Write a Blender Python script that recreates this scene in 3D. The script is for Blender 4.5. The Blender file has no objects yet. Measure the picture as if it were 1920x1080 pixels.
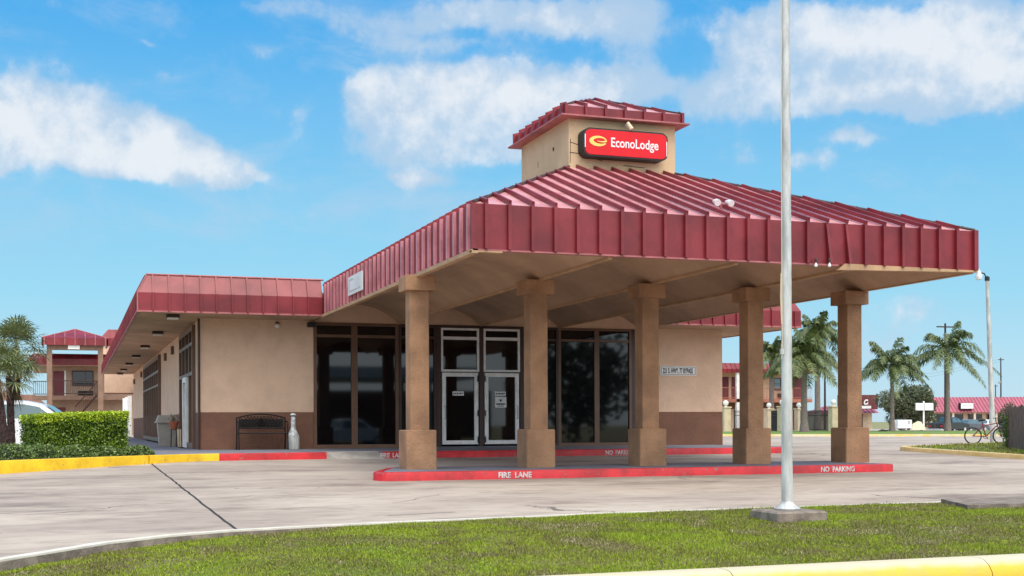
import bpy, bmesh, math, random
import numpy as np
from mathutils import Vector, Matrix
R = math.radians
S = bpy.context.scene
COL = S.collection
E0 = 1.6                     # eye height above the street; all heights below are written relative to the eye

# ------------------------------------------------------------------ camera
TH = 0.3348
cam = bpy.data.cameras.new('camera'); co = bpy.data.objects.new('camera', cam); COL.objects.link(co)
co.matrix_world = Matrix.Translation((0, 0, E0)) @ Matrix.Rotation(-TH, 4, 'Z') @ Matrix.Rotation(R(90), 4, 'X') @ Matrix.Rotation(-0.0037, 4, 'Z')
cam.sensor_width = 36; cam.lens = 2365.94 / 1920 * 36
cam.shift_y = 252.3 / 1920; cam.shift_x = -0.93 / 1920
cam.clip_start = 0.1; cam.clip_end = 4000
S.camera = co

# ------------------------------------------------------------------ exposure
S.view_settings.view_transform = 'Standard'; S.view_settings.look = 'None'
EXPO = 0.58
S.view_settings.exposure = EXPO; S.view_settings.gamma = 1
SUN_EL, SUN_AZ = R(60), R(176)          # compass direction the sun stands in, clockwise from +Y

# ------------------------------------------------------------------ world: Nishita sky with cloud banks
W = bpy.data.worlds.new('World'); S.world = W; W.use_nodes = True
nt = W.node_tree; nt.nodes.clear()
def nd(nt, t, **k):
    n = nt.nodes.new(t)
    for a, b in k.items():
        if a.startswith('i_'):
            key = a[2:]; key = int(key) if key.isdigit() else key.replace('_', ' ')
            n.inputs[key].default_value = b
        else: setattr(n, a, b)
    return n
def mth(nt, op, a, b=None, c=None, clamp=False):
    n = nt.nodes.new('ShaderNodeMath'); n.operation = op; n.use_clamp = clamp
    for i, v in enumerate((a, b, c)):
        if v is None: continue
        if isinstance(v, (int, float)): n.inputs[i].default_value = v
        else: nt.links.new(v, n.inputs[i])
    return n.outputs[0]
def smooth(nt, x, lo, hi):
    n = nt.nodes.new('ShaderNodeMapRange'); n.interpolation_type = 'SMOOTHSTEP'
    nt.links.new(x, n.inputs[0]); n.inputs[1].default_value = lo; n.inputs[2].default_value = hi
    return n.outputs[0]
L = nt.links.new
tc = nd(nt, 'ShaderNodeTexCoord')
sky = nd(nt, 'ShaderNodeTexSky', sky_type='NISHITA', sun_disc=False, sun_elevation=SUN_EL, sun_rotation=SUN_AZ, air_density=1.0, dust_density=0.6, ozone_density=1.6, altitude=0)
sep = nd(nt, 'ShaderNodeSeparateXYZ'); L(tc.outputs['Generated'], sep.inputs[0])
X_, Y_, Z_ = sep.outputs
az = mth(nt, 'ARCTAN2', X_, Y_)
hyp = mth(nt, 'SQRT', mth(nt, 'ADD', mth(nt, 'MULTIPLY', X_, X_), mth(nt, 'MULTIPLY', Y_, Y_)))
el = mth(nt, 'ARCTAN2', Z_, hyp)
KS = 1 / (0.1 * 2 ** EXPO)          # so that the clear air reads as it does to the eye at this exposure
rp_ = nd(nt, 'ShaderNodeValToRGB'); L(mth(nt, 'DIVIDE', el, R(90), clamp=True), rp_.inputs[0])
for i, (ps_, c_) in enumerate(((0.0, (.54,.76,.90)), (1.0, (.03,.20,.55)), (.062, (.31,.69,.90)), (.104, (.24,.63,.90)), (.156, (.14,.52,.90)), (.205, (.045,.41,.88)), (.4, (.03,.30,.74)))):
    e_ = rp_.color_ramp.elements[i] if i < 2 else rp_.color_ramp.elements.new(ps_)
    e_.position = ps_; e_.color = c_ + (1,)
vm_ = nd(nt, 'ShaderNodeVectorMath', operation='SCALE'); L(rp_.outputs[0], vm_.inputs[0]); vm_.inputs['Scale'].default_value = KS
hs = nd(nt, 'ShaderNodeMix', data_type='RGBA'); hs.inputs[0].default_value = .88; L(sky.outputs[0], hs.inputs[6]); L(vm_.outputs[0], hs.inputs[7])
ns = nd(nt, 'ShaderNodeTexNoise', i_Scale=17.0, i_Detail=6.0, i_Roughness=0.55); L(tc.outputs['Generated'], ns.inputs['Vector'])
nsm = nd(nt, 'ShaderNodeTexNoise', i_Scale=55.0, i_Detail=6.0, i_Roughness=0.6); L(tc.outputs['Generated'], nsm.inputs['Vector'])
sc3 = nd(nt, 'ShaderNodeSeparateColor'); L(ns.outputs['Color'], sc3.inputs[0])
azw = mth(nt, 'ADD', az, mth(nt, 'MULTIPLY', mth(nt, 'SUBTRACT', sc3.outputs[0], 0.5), 0.06))
elw = mth(nt, 'ADD', el, mth(nt, 'MULTIPLY', mth(nt, 'SUBTRACT', sc3.outputs[1], 0.5), 0.045))
# cloud banks in degrees: azimuth, elevation, half width, half height, weight
BANKS = [(-0.1, 13.0, 2.53, 1.29, 1.2), (-2.4, 12.1, 1.61, 1.76, 1.0), (3.0, 12.0, 2.53, 1.17, 1.1), (5.2, 11.4, 1.84, 0.75, 1.0), (7.1, 10.7, 1.15, 0.42, 0.85), (0.3, 11.2, 3.45, 0.7, 0.75), (3.9, 14.9, 1.15, 0.82, 0.5), (-0.7, 15.0, 2.76, 0.52, 0.3), (-0.3, 17.4, 2.53, 0.7, 0.45), (-2.9, 10.2, 0.46, 0.47, 0.6), (3.3, 16.4, 0.51, 0.21, 0.5), (8.2, 16.1, 1.38, 0.42, 0.5), (9.2, 13.8, 1.15, 0.66, 0.6), (9.6, 12.8, 0.58, 0.47, 0.4), (7.8, 17.9, 2.99, 0.52, 0.55), (13.0, 17.2, 2.76, 0.61, 0.55), (17.8, 18.1, 5.06, 0.75, 1.0), (22.2, 17.5, 2.99, 0.85, 0.95), (15.9, 16.6, 2.53, 0.42, 0.55), (24.8, 17.1, 1.38, 1.17, 0.55), (13.9, 14.4, 2.19, 1.22, 1.15), (17.1, 14.8, 3.22, 1.06, 0.85), (14.4, 12.1, 2.76, 1.06, 0.85), (18.5, 13.4, 2.99, 1.64, 0.85), (22.1, 14.8, 2.99, 0.99, 0.85), (24.8, 14.9, 1.84, 0.94, 0.65), (15.1, 10.6, 1.61, 0.42, 0.75), (19.2, 11.8, 1.38, 0.59, 0.6), (29.8, 15.6, 2.3, 1.41, 0.6), (28.1, 13.7, 1.84, 1.17, 0.6), (33.5, 16.6, 2.99, 1.29, 1.05), (33.5, 14.0, 2.76, 0.85, 0.95), (37.9, 15.2, 3.45, 1.53, 1.2), (40.1, 16.5, 2.53, 1.06, 1.1), (36.6, 13.7, 2.53, 0.61, 0.75), (41.0, 14.1, 1.38, 1.29, 0.9), (29.8, 17.4, 2.3, 0.82, 0.65), (33.0, 11.1, 1.84, 0.61, 0.6), (34.7, 12.1, 1.61, 0.35, 0.65), (29.8, 11.8, 0.64, 0.8, 0.5), (38.0, 12.9, 1.15, 0.33, 0.4), (36.3, 5.0, 2.3, 1.06, 0.7), (35.5, 3.5, 2.3, 0.61, 0.4), (40.2, 6.6, 1.15, 0.38, 0.3), (40.7, 4.2, 1.38, 0.61, 0.35),
  (-60,30,25,10,1.2),(90,35,28,12,1.2),(170,45,45,14,1.2),(-130,20,40,8,1.1),(20,58,40,12,1.1),(120,14,25,5,1),(-25,26,14,5,1.0),(30,32,20,5,1.0)]
tot = None
for a, e, sa, se, w in BANKS:
    da = mth(nt, 'DIVIDE', mth(nt, 'SUBTRACT', azw, R(a)), R(sa)); de = mth(nt, 'DIVIDE', mth(nt, 'SUBTRACT', elw, R(e)), R(se))
    q = mth(nt, 'ADD', mth(nt, 'MULTIPLY', da, da), mth(nt, 'MULTIPLY', de, de))
    g = mth(nt, 'MULTIPLY', mth(nt, 'EXPONENT', mth(nt, 'MULTIPLY', q, -0.8)), w)
    tot = g if tot is None else mth(nt, 'ADD', tot, g)
dens = mth(nt, 'ADD', tot, mth(nt, 'ADD', mth(nt, 'MULTIPLY', mth(nt, 'SUBTRACT', ns.outputs[0], 0.5), 0.75), mth(nt, 'MULTIPLY', mth(nt, 'SUBTRACT', nsm.outputs[0], 0.5), 0.62)))
mask = mth(nt, 'ADD', mth(nt, 'MULTIPLY', smooth(nt, dens, 0.42, 0.84), .66), mth(nt, 'MULTIPLY', smooth(nt, dens, 0.1, 1.5), .34))
wmp = nd(nt, 'ShaderNodeMapping'); wmp.inputs['Scale'].default_value = (1, 1, 2.2); wmp.inputs['Rotation'].default_value = (.25, .1, 0); L(tc.outputs['Generated'], wmp.inputs[0])
wsp = nd(nt, 'ShaderNodeTexNoise', i_Scale=7.5, i_Detail=9.0, i_Roughness=.62, i_Distortion=.4); L(wmp.outputs[0], wsp.inputs['Vector'])
veil = mth(nt, 'MULTIPLY', smooth(nt, wsp.outputs[0], .46, .74), mth(nt, 'MULTIPLY', smooth(nt, el, .10, .17), .55))
mask = mth(nt, 'SUBTRACT', 1.0, mth(nt, 'MULTIPLY', mth(nt, 'SUBTRACT', 1.0, mask), mth(nt, 'SUBTRACT', 1.0, veil)), clamp=True)
core = smooth(nt, mth(nt, 'ADD', mth(nt, 'MULTIPLY', dens, .5), mth(nt, 'ADD', mth(nt, 'MULTIPLY', mth(nt, 'SUBTRACT', sc3.outputs[2], 0.5), 2.9), mth(nt, 'MULTIPLY', mth(nt, 'SUBTRACT', nsm.outputs[0], 0.5), 1.0))), 0.25, 1.2)
cc = nd(nt, 'ShaderNodeMix', data_type='RGBA'); L(core, cc.inputs[0]); cc.inputs[6].default_value = (.50*KS, .65*KS, .82*KS, 1); cc.inputs[7].default_value = (.86*KS, .89*KS, .93*KS, 1)
mx = nd(nt, 'ShaderNodeMix', data_type='RGBA'); L(mth(nt, 'MULTIPLY', mask, 0.92, clamp=True), mx.inputs[0]); L(hs.outputs[2], mx.inputs[6]); L(cc.outputs[2], mx.inputs[7])
# added sky glow around the sun, out of view, to fill shaded front walls
dt = nd(nt, 'ShaderNodeVectorMath', operation='DOT_PRODUCT'); L(tc.outputs['Generated'], dt.inputs[0])
dt.inputs[1].default_value = (math.sin(SUN_AZ)*math.cos(R(52)), math.cos(SUN_AZ)*math.cos(R(52)), math.sin(R(52)))
gl = mth(nt, 'ADD', 1.0, mth(nt, 'MULTIPLY', smooth(nt, dt.outputs['Value'], .1, 1.0), 1.9))
hz = nd(nt, 'ShaderNodeMix', data_type='RGBA'); L(smooth(nt, dt.outputs['Value'], .2, .9), hz.inputs[0]); L(mx.outputs[2], hz.inputs[6]); hz.inputs[7].default_value = (.80*KS, .82*KS, .84*KS, 1)
gs_ = nd(nt, 'ShaderNodeVectorMath', operation='SCALE'); L(hz.outputs[2], gs_.inputs[0]); L(gl, gs_.inputs['Scale'])
bg = nd(nt, 'ShaderNodeBackground', i_Strength=0.1); L(gs_.outputs[0], bg.inputs[0])
ow = nd(nt, 'ShaderNodeOutputWorld'); L(bg.outputs[0], ow.inputs[0])

# ------------------------------------------------------------------ sun
sl = bpy.data.lights.new('sun', 'SUN'); sl.energy = 1.1; sl.angle = R(26); sl.color = (1, .92, .80)
so = bpy.data.objects.new('sun', sl); COL.objects.link(so)
sd = Vector((math.sin(SUN_AZ) * math.cos(SUN_EL), math.cos(SUN_AZ) * math.cos(SUN_EL), math.sin(SUN_EL)))
so.rotation_euler = sd.to_track_quat('Z', 'Y').to_euler(); so.location = (0, -20, 40)

# ------------------------------------------------------------------ materials
def lin(c):
    return tuple(((v / 255) / 12.92 if v / 255 <= .04045 else ((v / 255 + .055) / 1.055) ** 2.4) for v in c) + (1,)
MATS = {}
def mat(name, col, rough=.7, var=.15, vs=1.5, bump=0, bs=60, metal=0, spec=.5, coat=0, col2=None, stretch=None, fine=0, island=0, rvar=0, chips=0):
    m = bpy.data.materials.new(name); m.use_nodes = True; nt = m.node_tree; nt.nodes.clear(); L = nt.links.new
    p = nd(nt, 'ShaderNodeBsdfPrincipled', i_Roughness=rough, i_Metallic=metal)
    p.inputs['Specular IOR Level'].default_value = spec; p.inputs['Coat Weight'].default_value = coat
    o = nd(nt, 'ShaderNodeOutputMaterial'); L(p.outputs[0], o.inputs[0])
    c = tuple(col) + ((1,) if len(col) == 3 else ()); c2 = (tuple(col2) + (1,))[:4] if col2 else tuple(v * (1 - var * 1.6) for v in c[:3]) + (1,)
    c1 = c if col2 else tuple(v * (1 + var * .5) for v in c[:3]) + (1,)
    g = nd(nt, 'ShaderNodeNewGeometry'); vec = g.outputs['Position']
    if stretch:
        mp = nd(nt, 'ShaderNodeMapping'); mp.inputs['Scale'].default_value = stretch; L(vec, mp.inputs[0]); vec = mp.outputs[0]
    n = nd(nt, 'ShaderNodeTexNoise', i_Scale=vs, i_Detail=7.0, i_Roughness=.62); L(vec, n.inputs['Vector'])
    f = smooth(nt, n.outputs[0], .32, .68)
    if fine:
        n2 = nd(nt, 'ShaderNodeTexNoise', i_Scale=vs * 22, i_Detail=3.0); L(vec, n2.inputs['Vector'])
        f = mth(nt, 'ADD', f, mth(nt, 'MULTIPLY', mth(nt, 'SUBTRACT', n2.outputs[0], .5), fine), clamp=True)
    if island:
        f = mth(nt, 'ADD', mth(nt, 'MULTIPLY', f, 1 - island), mth(nt, 'MULTIPLY', g.outputs['Random Per Island'], island), clamp=True)
    mi = nd(nt, 'ShaderNodeMix', data_type='RGBA'); L(f, mi.inputs[0]); mi.inputs[6].default_value = c1; mi.inputs[7].default_value = c2
    colout = mi.outputs[2]
    if chips:
        n9 = nd(nt, 'ShaderNodeTexNoise', i_Scale=7.0, i_Detail=9.0, i_Roughness=.75); L(g.outputs['Position'], n9.inputs['Vector'])
        ch = nd(nt, 'ShaderNodeMix', data_type='RGBA'); L(mth(nt, 'MULTIPLY', smooth(nt, n9.outputs[0], .66-chips, .70-chips), .8), ch.inputs[0]); L(mi.outputs[2], ch.inputs[6]); ch.inputs[7].default_value = (.20,.17,.15,1); colout = ch.outputs[2]
        n8 = nd(nt, 'ShaderNodeTexNoise', i_Scale=1.3, i_Detail=6.0, i_Roughness=.7); L(g.outputs['Position'], n8.inputs['Vector'])
        c8 = nd(nt, 'ShaderNodeMix', data_type='RGBA', blend_type='MULTIPLY'); L(mth(nt, 'MULTIPLY', smooth(nt, n8.outputs[0], .5, .72), .45), c8.inputs[0]); L(colout, c8.inputs[6]); c8.inputs[7].default_value = (.45,.38,.36,1); colout = c8.outputs[2]
    L(colout, p.inputs['Base Color'])
    if rvar: L(mth(nt, 'ADD', mth(nt, 'MULTIPLY', n.outputs[0], rvar), rough - rvar / 2), p.inputs['Roughness'])
    if bump:
        n3 = nd(nt, 'ShaderNodeTexNoise', i_Scale=bs, i_Detail=4.0); L(vec, n3.inputs['Vector'])
        b = nd(nt, 'ShaderNodeBump', i_Strength=bump, i_Distance=.02); L(n3.outputs[0], b.inputs['Height']); L(b.outputs[0], p.inputs['Normal'])
    MATS[name] = m; return m, nt, p, mi, f
def M(name, *a, **k): return mat(name, *a, **k)[0]
stucco = M('stucco_tan', lin((224, 188, 160))[:3], .9, .07, 1.7, .9, 18, fine=.8)
dado_m = M('stucco_brown', lin((126, 88, 70))[:3], .9, .10, 1.7, .9, 18, fine=.4)
cupola_m = M('stucco_cream', lin((212, 184, 146))[:3], .9, .09, .9, .4, 30, fine=.2)
column_m = M('column_stucco', lin((172, 131, 99))[:3], .9, .2, 1.3, .9, 22, fine=.45)
soffit_m = M('soffit_paint', lin((190, 156, 128))[:3], .8, .14, .6, .25, 25, fine=.2)
red_m, rnt, rp, rmi, rf = mat('red_metal', (.235, .022, .030), .42, .24, .9, .3, 1.6, spec=.45, coat=.0, fine=.35, rvar=.2)
fadesheen_m = M('chalky_sheen_red_metal', (.82, .43, .43), .28, .1, 1.3, .2, 2.5, spec=.8, col2=(.56,.20,.21), fine=.8, rvar=.2)  # pale pink base carries painted sky sheen as well as chalking
seam_m = M('highlight_seam', (.62, .24, .27), .35, .2, 1.6, .12, 3.5, spec=.6, fine=.4)  # lighter pink paints bright highlights onto the left fascia seams
trimr_m = M('red_trim', (.42, .13, .13), .5, .2, 2)
tan_m = M('tan_trim', lin((190, 152, 116))[:3], .7, .12, 2, .2, 30)
brown_m = M('brown_frame', lin((112, 80, 60))[:3], .45, .1, 2)
dbrown_m = M('dark_brown_frame', lin((66, 42, 36))[:3], .45, .1, 2)
white_m = M('white_frame', lin((248, 242, 238))[:3], .4, .1, 3)
wpaint_m = M('white_paint', (.8, .79, .77), .45, .06, 3)
letter_m = M('worn_lettering', (.72, .68, .66), .6, .25, 9)
black_m = M('black_metal', (.012, .011, .012), .55, .1, 4)
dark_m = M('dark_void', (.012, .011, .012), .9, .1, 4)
glass_m = M('dark_glass', (.004, .004, .005), .03, .1, .4, spec=.5)
glassb_m = M('tinted_glass', (.06, .12, .13), .06, .1, .6, spec=.9)
steel_m = M('galvanised', lin((204, 203, 198))[:3], .5, .22, 3, metal=.08, stretch=(3, 3, .6))
conc_m = M('concrete_light', lin((176, 166, 154))[:3], .85, .16, 2.4, .3, 50, fine=.4)
concd_m = M('concrete_old', lin((142, 128, 116))[:3], .9, .3, 4, .6, 40, fine=.6)
walk_m = M('walk_concrete', lin((126, 126, 136))[:3], .8, .16, 1.6, .2, 40, fine=.3)
kred_m = M('kerb_red', (.66, .018, .025), .42, .22, 2.2, .3, 30, fine=.3, chips=.065)
kyel_m = M('kerb_yellow', (.88, .55, .02), .5, .16, 2.2, .3, 30, fine=.35, chips=.06)
kyel2_m = M('kerb_yellow_worn', (.78, .50, .06), .55, .1, 2.2, .3, 30, col2=(.70, .62, .42), fine=.5)
tar_m = M('tar_joint', (.03, .027, .026), .8, .3, 6)
bark_m = M('palm_bark', lin((146, 130, 122))[:3], .95, .35, 9, .8, 30, stretch=(1, 1, 4))
barkd_m = M('palm_bark_dark', lin((70, 50, 48))[:3], .95, .4, 14, .8, 30)
palm_m = M('palm_leaf', (.045, .08, .018), .5, .1, 1.2, col2=(.17, .19, .06), island=.8)
fan_m = M('fan_leaf', (.045, .08, .022), .5, .1, 1.2, col2=(.27, .29, .12), island=.85)
dead_m = M('dry_leaf', (.25, .17, .09), .8, .2, 3, island=.5)
tree_m = M('tree_leaf', (.05, .068, .028), .6, .1, 1, col2=(.15, .16, .08), island=.8)
hedge_m = M('hedge_leaf', (.035, .08, .008), .42, .1, 2.5, col2=(.24, .36, .03), island=.85)
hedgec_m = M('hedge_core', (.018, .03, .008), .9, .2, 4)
shrub_m = M('shrub_leaf', (.03, .065, .014), .5, .1, 2, col2=(.19, .27, .06), island=.8)
wood_m = M('weathered_wood', lin((132, 116, 106))[:3], .9, .35, 6, .5, 30, stretch=(6, 6, .7))
iron_m = M('cast_iron_brown', (.014, .009, .009), .6, .3, 12, spec=.3)
paintw_m = M('car_white', (.78, .79, .80), .22, .02, 1, coat=.6)
paintk_m = M('car_black', (.018, .02, .024), .22, .02, 1, coat=.6)
paintg_m = M('car_grey', (.09, .10, .12), .25, .02, 1, coat=.6)
tyre_m = M('tyre', (.02, .02, .02), .8, .1, 6)
door_m = M('maroon_door', (.16, .018, .028), .5, .1, 2)
clay_m = M('terracotta', (.42, .10, .05), .7, .2, 9)
cream_m = M('pillar_cream', lin((222, 200, 168))[:3], .85, .1, 2, fine=.2)
plast_m = M('beige_plastic', lin((158, 150, 140))[:3], .5, .1, 3)
fade_m = M('faded_shop_roof', (.42, .10, .14), .5, .12, .3, fine=.1)
signred_m = M('sign_red', (.66, .008, .016), .45, .04, 3, spec=.3)
signyel_m = M('sign_yellow', (.85, .62, .14), .4, .05, 3)
globe_m = M('globe_glass', (.85, .84, .80), .25, .03, 3)
blue_m = M('blue_bag', (.10, .28, .70), .5, .1, 8)

# pavement: weathered concrete with stretched stains and hairline cracks
def paved(name, c1, c2, crack=True):
    m, nt, p, mi, f = mat(name, c1, .8, .1, .55, .25, 45, col2=c2, stretch=(.45, .9, 1), fine=.5); L = nt.links.new
    g = nd(nt, 'ShaderNodeNewGeometry')
    st = nd(nt, 'ShaderNodeMapping'); st.inputs['Scale'].default_value = (.22, .55, 1); L(g.outputs['Position'], st.inputs[0])
    n = nd(nt, 'ShaderNodeTexNoise', i_Scale=1.7, i_Detail=8.0, i_Roughness=.68); L(st.outputs[0], n.inputs['Vector'])
    stain = mth(nt, 'MULTIPLY', smooth(nt, n.outputs[0], .48, .72), .75)
    mp2 = nd(nt, 'ShaderNodeMapping'); mp2.inputs['Scale'].default_value = (.7, 2.2, 1); L(g.outputs['Position'], mp2.inputs[0])
    n5 = nd(nt, 'ShaderNodeTexNoise', i_Scale=2.4, i_Detail=7.0, i_Roughness=.7); L(mp2.outputs[0], n5.inputs['Vector'])
    stain = mth(nt, 'ADD', stain, mth(nt, 'MULTIPLY', smooth(nt, n5.outputs[0], .46, .70), .42), clamp=True)
    a = nd(nt, 'ShaderNodeMix', data_type='RGBA', blend_type='MULTIPLY'); L(stain, a.inputs[0]); L(mi.outputs[2], a.inputs[6]); a.inputs[7].default_value = (.42, .38, .38, 1)
    last = a
    if crack:
        wv = nd(nt, 'ShaderNodeTexNoise', i_Scale=.9, i_Detail=5.0); L(g.outputs['Position'], wv.inputs['Vector'])
        ad = nd(nt, 'ShaderNodeVectorMath', operation='MULTIPLY_ADD'); L(wv.outputs['Color'], ad.inputs[0]); ad.inputs[1].default_value = (1.6, 1.6, 0); L(g.outputs['Position'], ad.inputs[2])
        v = nd(nt, 'ShaderNodeTexVoronoi', feature='DISTANCE_TO_EDGE', i_Scale=.17); L(ad.outputs[0], v.inputs['Vector'])
        ln = mth(nt, 'LESS_THAN', v.outputs['Distance'], .0032)
        ns2 = nd(nt, 'ShaderNodeTexNoise', i_Scale=.33, i_Detail=2.0); L(g.outputs['Position'], ns2.inputs['Vector'])
        ln = mth(nt, 'MULTIPLY', ln, smooth(nt, ns2.outputs[0], .5, .6))
        b = nd(nt, 'ShaderNodeMix', data_type='RGBA'); L(mth(nt, 'MULTIPLY', ln, .75), b.inputs[0]); L(a.outputs[2], b.inputs[6]); b.inputs[7].default_value = (.06, .05, .045, 1)
        last = b
    L(last.outputs[2], p.inputs['Base Color'])
    return m
lot_m = paved('lot_concrete', lin((188, 173, 157))[:3], lin((158, 142, 129))[:3])
street_m = paved('street_asphalt', (.09, .09, .09), (.06, .06, .06))

# lawn colouring in irregular green, olive and straw patches
def lawn(name, cols, island=.45, sc=.9):
    m = bpy.data.materials.new(name); m.use_nodes = True; nt = m.node_tree; nt.nodes.clear(); L = nt.links.new
    p = nd(nt, 'ShaderNodeBsdfPrincipled', i_Roughness=.7); o = nd(nt, 'ShaderNodeOutputMaterial'); L(p.outputs[0], o.inputs[0])
    p.inputs['Specular IOR Level'].default_value = .25
    g = nd(nt, 'ShaderNodeNewGeometry')
    n = nd(nt, 'ShaderNodeTexNoise', i_Scale=sc, i_Detail=9.0, i_Roughness=.72, i_Distortion=.6); L(g.outputs['Position'], n.inputs['Vector'])
    f = smooth(nt, n.outputs[0], .34, .64)
    f = mth(nt, 'ADD', mth(nt, 'MULTIPLY', f, 1 - island), mth(nt, 'MULTIPLY', g.outputs['Random Per Island'], island), clamp=True)
    r = nd(nt, 'ShaderNodeValToRGB'); L(f, r.inputs[0]); el_ = r.color_ramp.elements
    for i, (pos, c) in enumerate(cols):
        e = el_[i] if i < 2 else el_.new(pos)
        e.position = pos; e.color = c + (1,)
    L(r.outputs[0], p.inputs['Base Color']); return m
grass_m = lawn('grass_blades', [(.08, (.20,.31,.012)), (.97, (.56,.50,.30)), (.30, (.29,.37,.022)), (.50, (.22,.24,.035)), (.66, (.12,.125,.028)), (.80, (.20,.155,.075))], .48, .75)
soil_m = lawn('lawn_soil', [(.2, (.11, .15, .012)), (.9, (.15, .12, .06)), (.5, (.13, .13, .03))], 0, .62)
farlawn_m = lawn('far_lawn', [(.2, (.15, .27, .03)), (.9, (.20, .20, .07)), (.55, (.13, .21, .03))], 0, .3)
drylawn_m = lawn('dry_lawn', [(.2, (.20, .22, .07)), (.9, (.30, .24, .13)), (.55, (.24, .22, .09))], 0, .3)

# ------------------------------------------------------------------ geometry helpers
ORG = {}
def horizon_dir(px):          # bearing of a far thing, in radians from +Y
    return TH + math.atan((px - 960) / 2365.94)
def far(px, D):               # ground position of a far thing at depth D metres
    a = math.atan((px - 960) / 2365.94); d = D / math.cos(a); t = TH + a
    return d * math.sin(t), d * math.cos(t)
def tag(o, label=None, cat=None, group=None, kind=None):
    if label: o['label'] = label
    if cat: o['category'] = cat
    if group: o['group'] = group
    if kind: o['kind'] = kind
    return o
def thing(name, loc, label, cat, group=None, rz=0):
    o = bpy.data.objects.new(name, None); COL.objects.link(o); o.empty_display_size = .3
    v = Vector((loc[0], loc[1], loc[2] + E0)); o.location = v; ORG[o] = v; o.rotation_euler.z = 0
    return tag(o, label, cat, group)
class MB:
    def __init__(s): s.v = []; s.f = []; s.xf = None
    def add(s, vs, fs):
        n = len(s.v)
        if s.xf is not None: vs = [tuple(s.xf @ Vector(v)) for v in vs]
        s.v += [tuple(v) for v in vs]; s.f += [tuple(i + n for i in f) for f in fs]; return s
    def box(s, x0, x1, y0, y1, z0, z1):
        if x0 > x1: x0, x1 = x1, x0
        if y0 > y1: y0, y1 = y1, y0
        if z0 > z1: z0, z1 = z1, z0
        return s.add([(x0,y0,z0),(x1,y0,z0),(x1,y1,z0),(x0,y1,z0),(x0,y0,z1),(x1,y0,z1),(x1,y1,z1),(x0,y1,z1)],
                     [(0,3,2,1),(4,5,6,7),(0,1,5,4),(1,2,6,5),(2,3,7,6),(3,0,4,7)])
    def bevbox(s, x0, x1, y0, y1, z0, z1, b=.01):
        prof = [(x0+b,y0),(x1-b,y0),(x1,y0+b),(x1,y1-b),(x1-b,y1),(x0+b,y1),(x0,y1-b),(x0,y0+b)]
        cx, cy = (x0+x1)/2, (y0+y1)/2; kx = 1 - 2*b/(x1-x0); ky = 1 - 2*b/(y1-y0)
        rings = []
        for z, sh in ((z0, 1), (z1-b, 1), (z1, 0)):
            rings.append([((x if sh else cx+(x-cx)*kx), (y if sh else cy+(y-cy)*ky), z) for x, y in prof])
        vs = sum(rings, []); fs = []
        for k in range(2):
            for i in range(8): j = (i+1) % 8; fs.append((k*8+i, k*8+j, k*8+8+j, k*8+8+i))
        fs.append(tuple(range(16, 24))); fs.append(tuple(range(7, -1, -1)))
        return s.add(vs, fs)
    def prism(s, pts, z0, z1):
        n = len(pts); vs = [(x, y, z0) for x, y in pts] + [(x, y, z1) for x, y in pts]
        a = sum(pts[i][0]*pts[(i+1)%n][1]-pts[(i+1)%n][0]*pts[i][1] for i in range(n))
        fs = [tuple(range(n-1,-1,-1)), tuple(range(n,2*n))] + [(i,(i+1)%n,n+(i+1)%n,n+i) for i in range(n)]
        if a < 0: fs = [tuple(reversed(f)) for f in fs]
        return s.add(vs, fs)
    def extr(s, pts, axis, a0, a1):     # profile extruded along x (pts=(y,z)) or y (pts=(x,z))
        n = len(pts)
        mk = (lambda p, a: (a, p[0], p[1])) if axis == 'x' else (lambda p, a: (p[0], a, p[1]))
        vs = [mk(p, a0) for p in pts] + [mk(p, a1) for p in pts]
        return s.add(vs, [tuple(range(n-1,-1,-1)), tuple(range(n,2*n))] + [(i,(i+1)%n,n+(i+1)%n,n+i) for i in range(n)])
    def quad(s, *p): return s.add(list(p), [tuple(range(len(p)))])
    def tube(s, path, r, n=8, cap=True):
        path = [Vector(p) for p in path]; k = len(path)
        rs = r if isinstance(r, (list, tuple)) else [r]*k
        vs = []; up0 = None
        for i, p in enumerate(path):
            t = (path[min(i+1,k-1)] - path[max(i-1,0)]).normalized()
            if up0 is None: up0 = Vector((0,0,1)) if abs(t.z) < .9 else Vector((1,0,0))
            a = t.cross(up0).normalized(); b = a.cross(t).normalized(); up0 = b
            for j in range(n):
                q = 2*math.pi*j/n; vs.append(tuple(p + (a*math.cos(q) + b*math.sin(q))*rs[i]))
        fs = [(i*n+j, i*n+(j+1)%n, (i+1)*n+(j+1)%n, (i+1)*n+j) for i in range(k-1) for j in range(n)]
        if cap: fs += [tuple(range(n-1,-1,-1)), tuple(range((k-1)*n, k*n))]
        return s.add(vs, fs)
    def lathe(s, c, prof, n=20):
        vs = []; k = len(prof)
        for r, z in prof:
            for j in range(n): q = 2*math.pi*j/n; vs.append((c[0]+r*math.cos(q), c[1]+r*math.sin(q), c[2]+z))
        fs = [(i*n+j, i*n+(j+1)%n, (i+1)*n+(j+1)%n, (i+1)*n+j) for i in range(k-1) for j in range(n)]
        fs += [tuple(range(n-1,-1,-1)), tuple(range((k-1)*n, k*n))]
        return s.add(vs, fs)
    def build(s, name, m, parent=None, org=None, smooth=False, kind=None, fix=True):
        o0 = ORG.get(parent) if parent else (Vector((org[0], org[1], org[2]+E0)) if org else Vector((0,0,0)))
        me = bpy.data.meshes.new(name)
        me.from_pydata([(x-o0.x, y-o0.y, z+E0-o0.z) for x, y, z in s.v], [], s.f)
        if fix:
            bm = bmesh.new(); bm.from_mesh(me); bmesh.ops.recalc_face_normals(bm, faces=bm.faces); bm.to_mesh(me); bm.free()
        me.materials.append(m)
        if smooth:
            me.polygons.foreach_set('use_smooth', [True]*len(me.polygons)); me.set_sharp_from_angle(angle=R(38))
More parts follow.
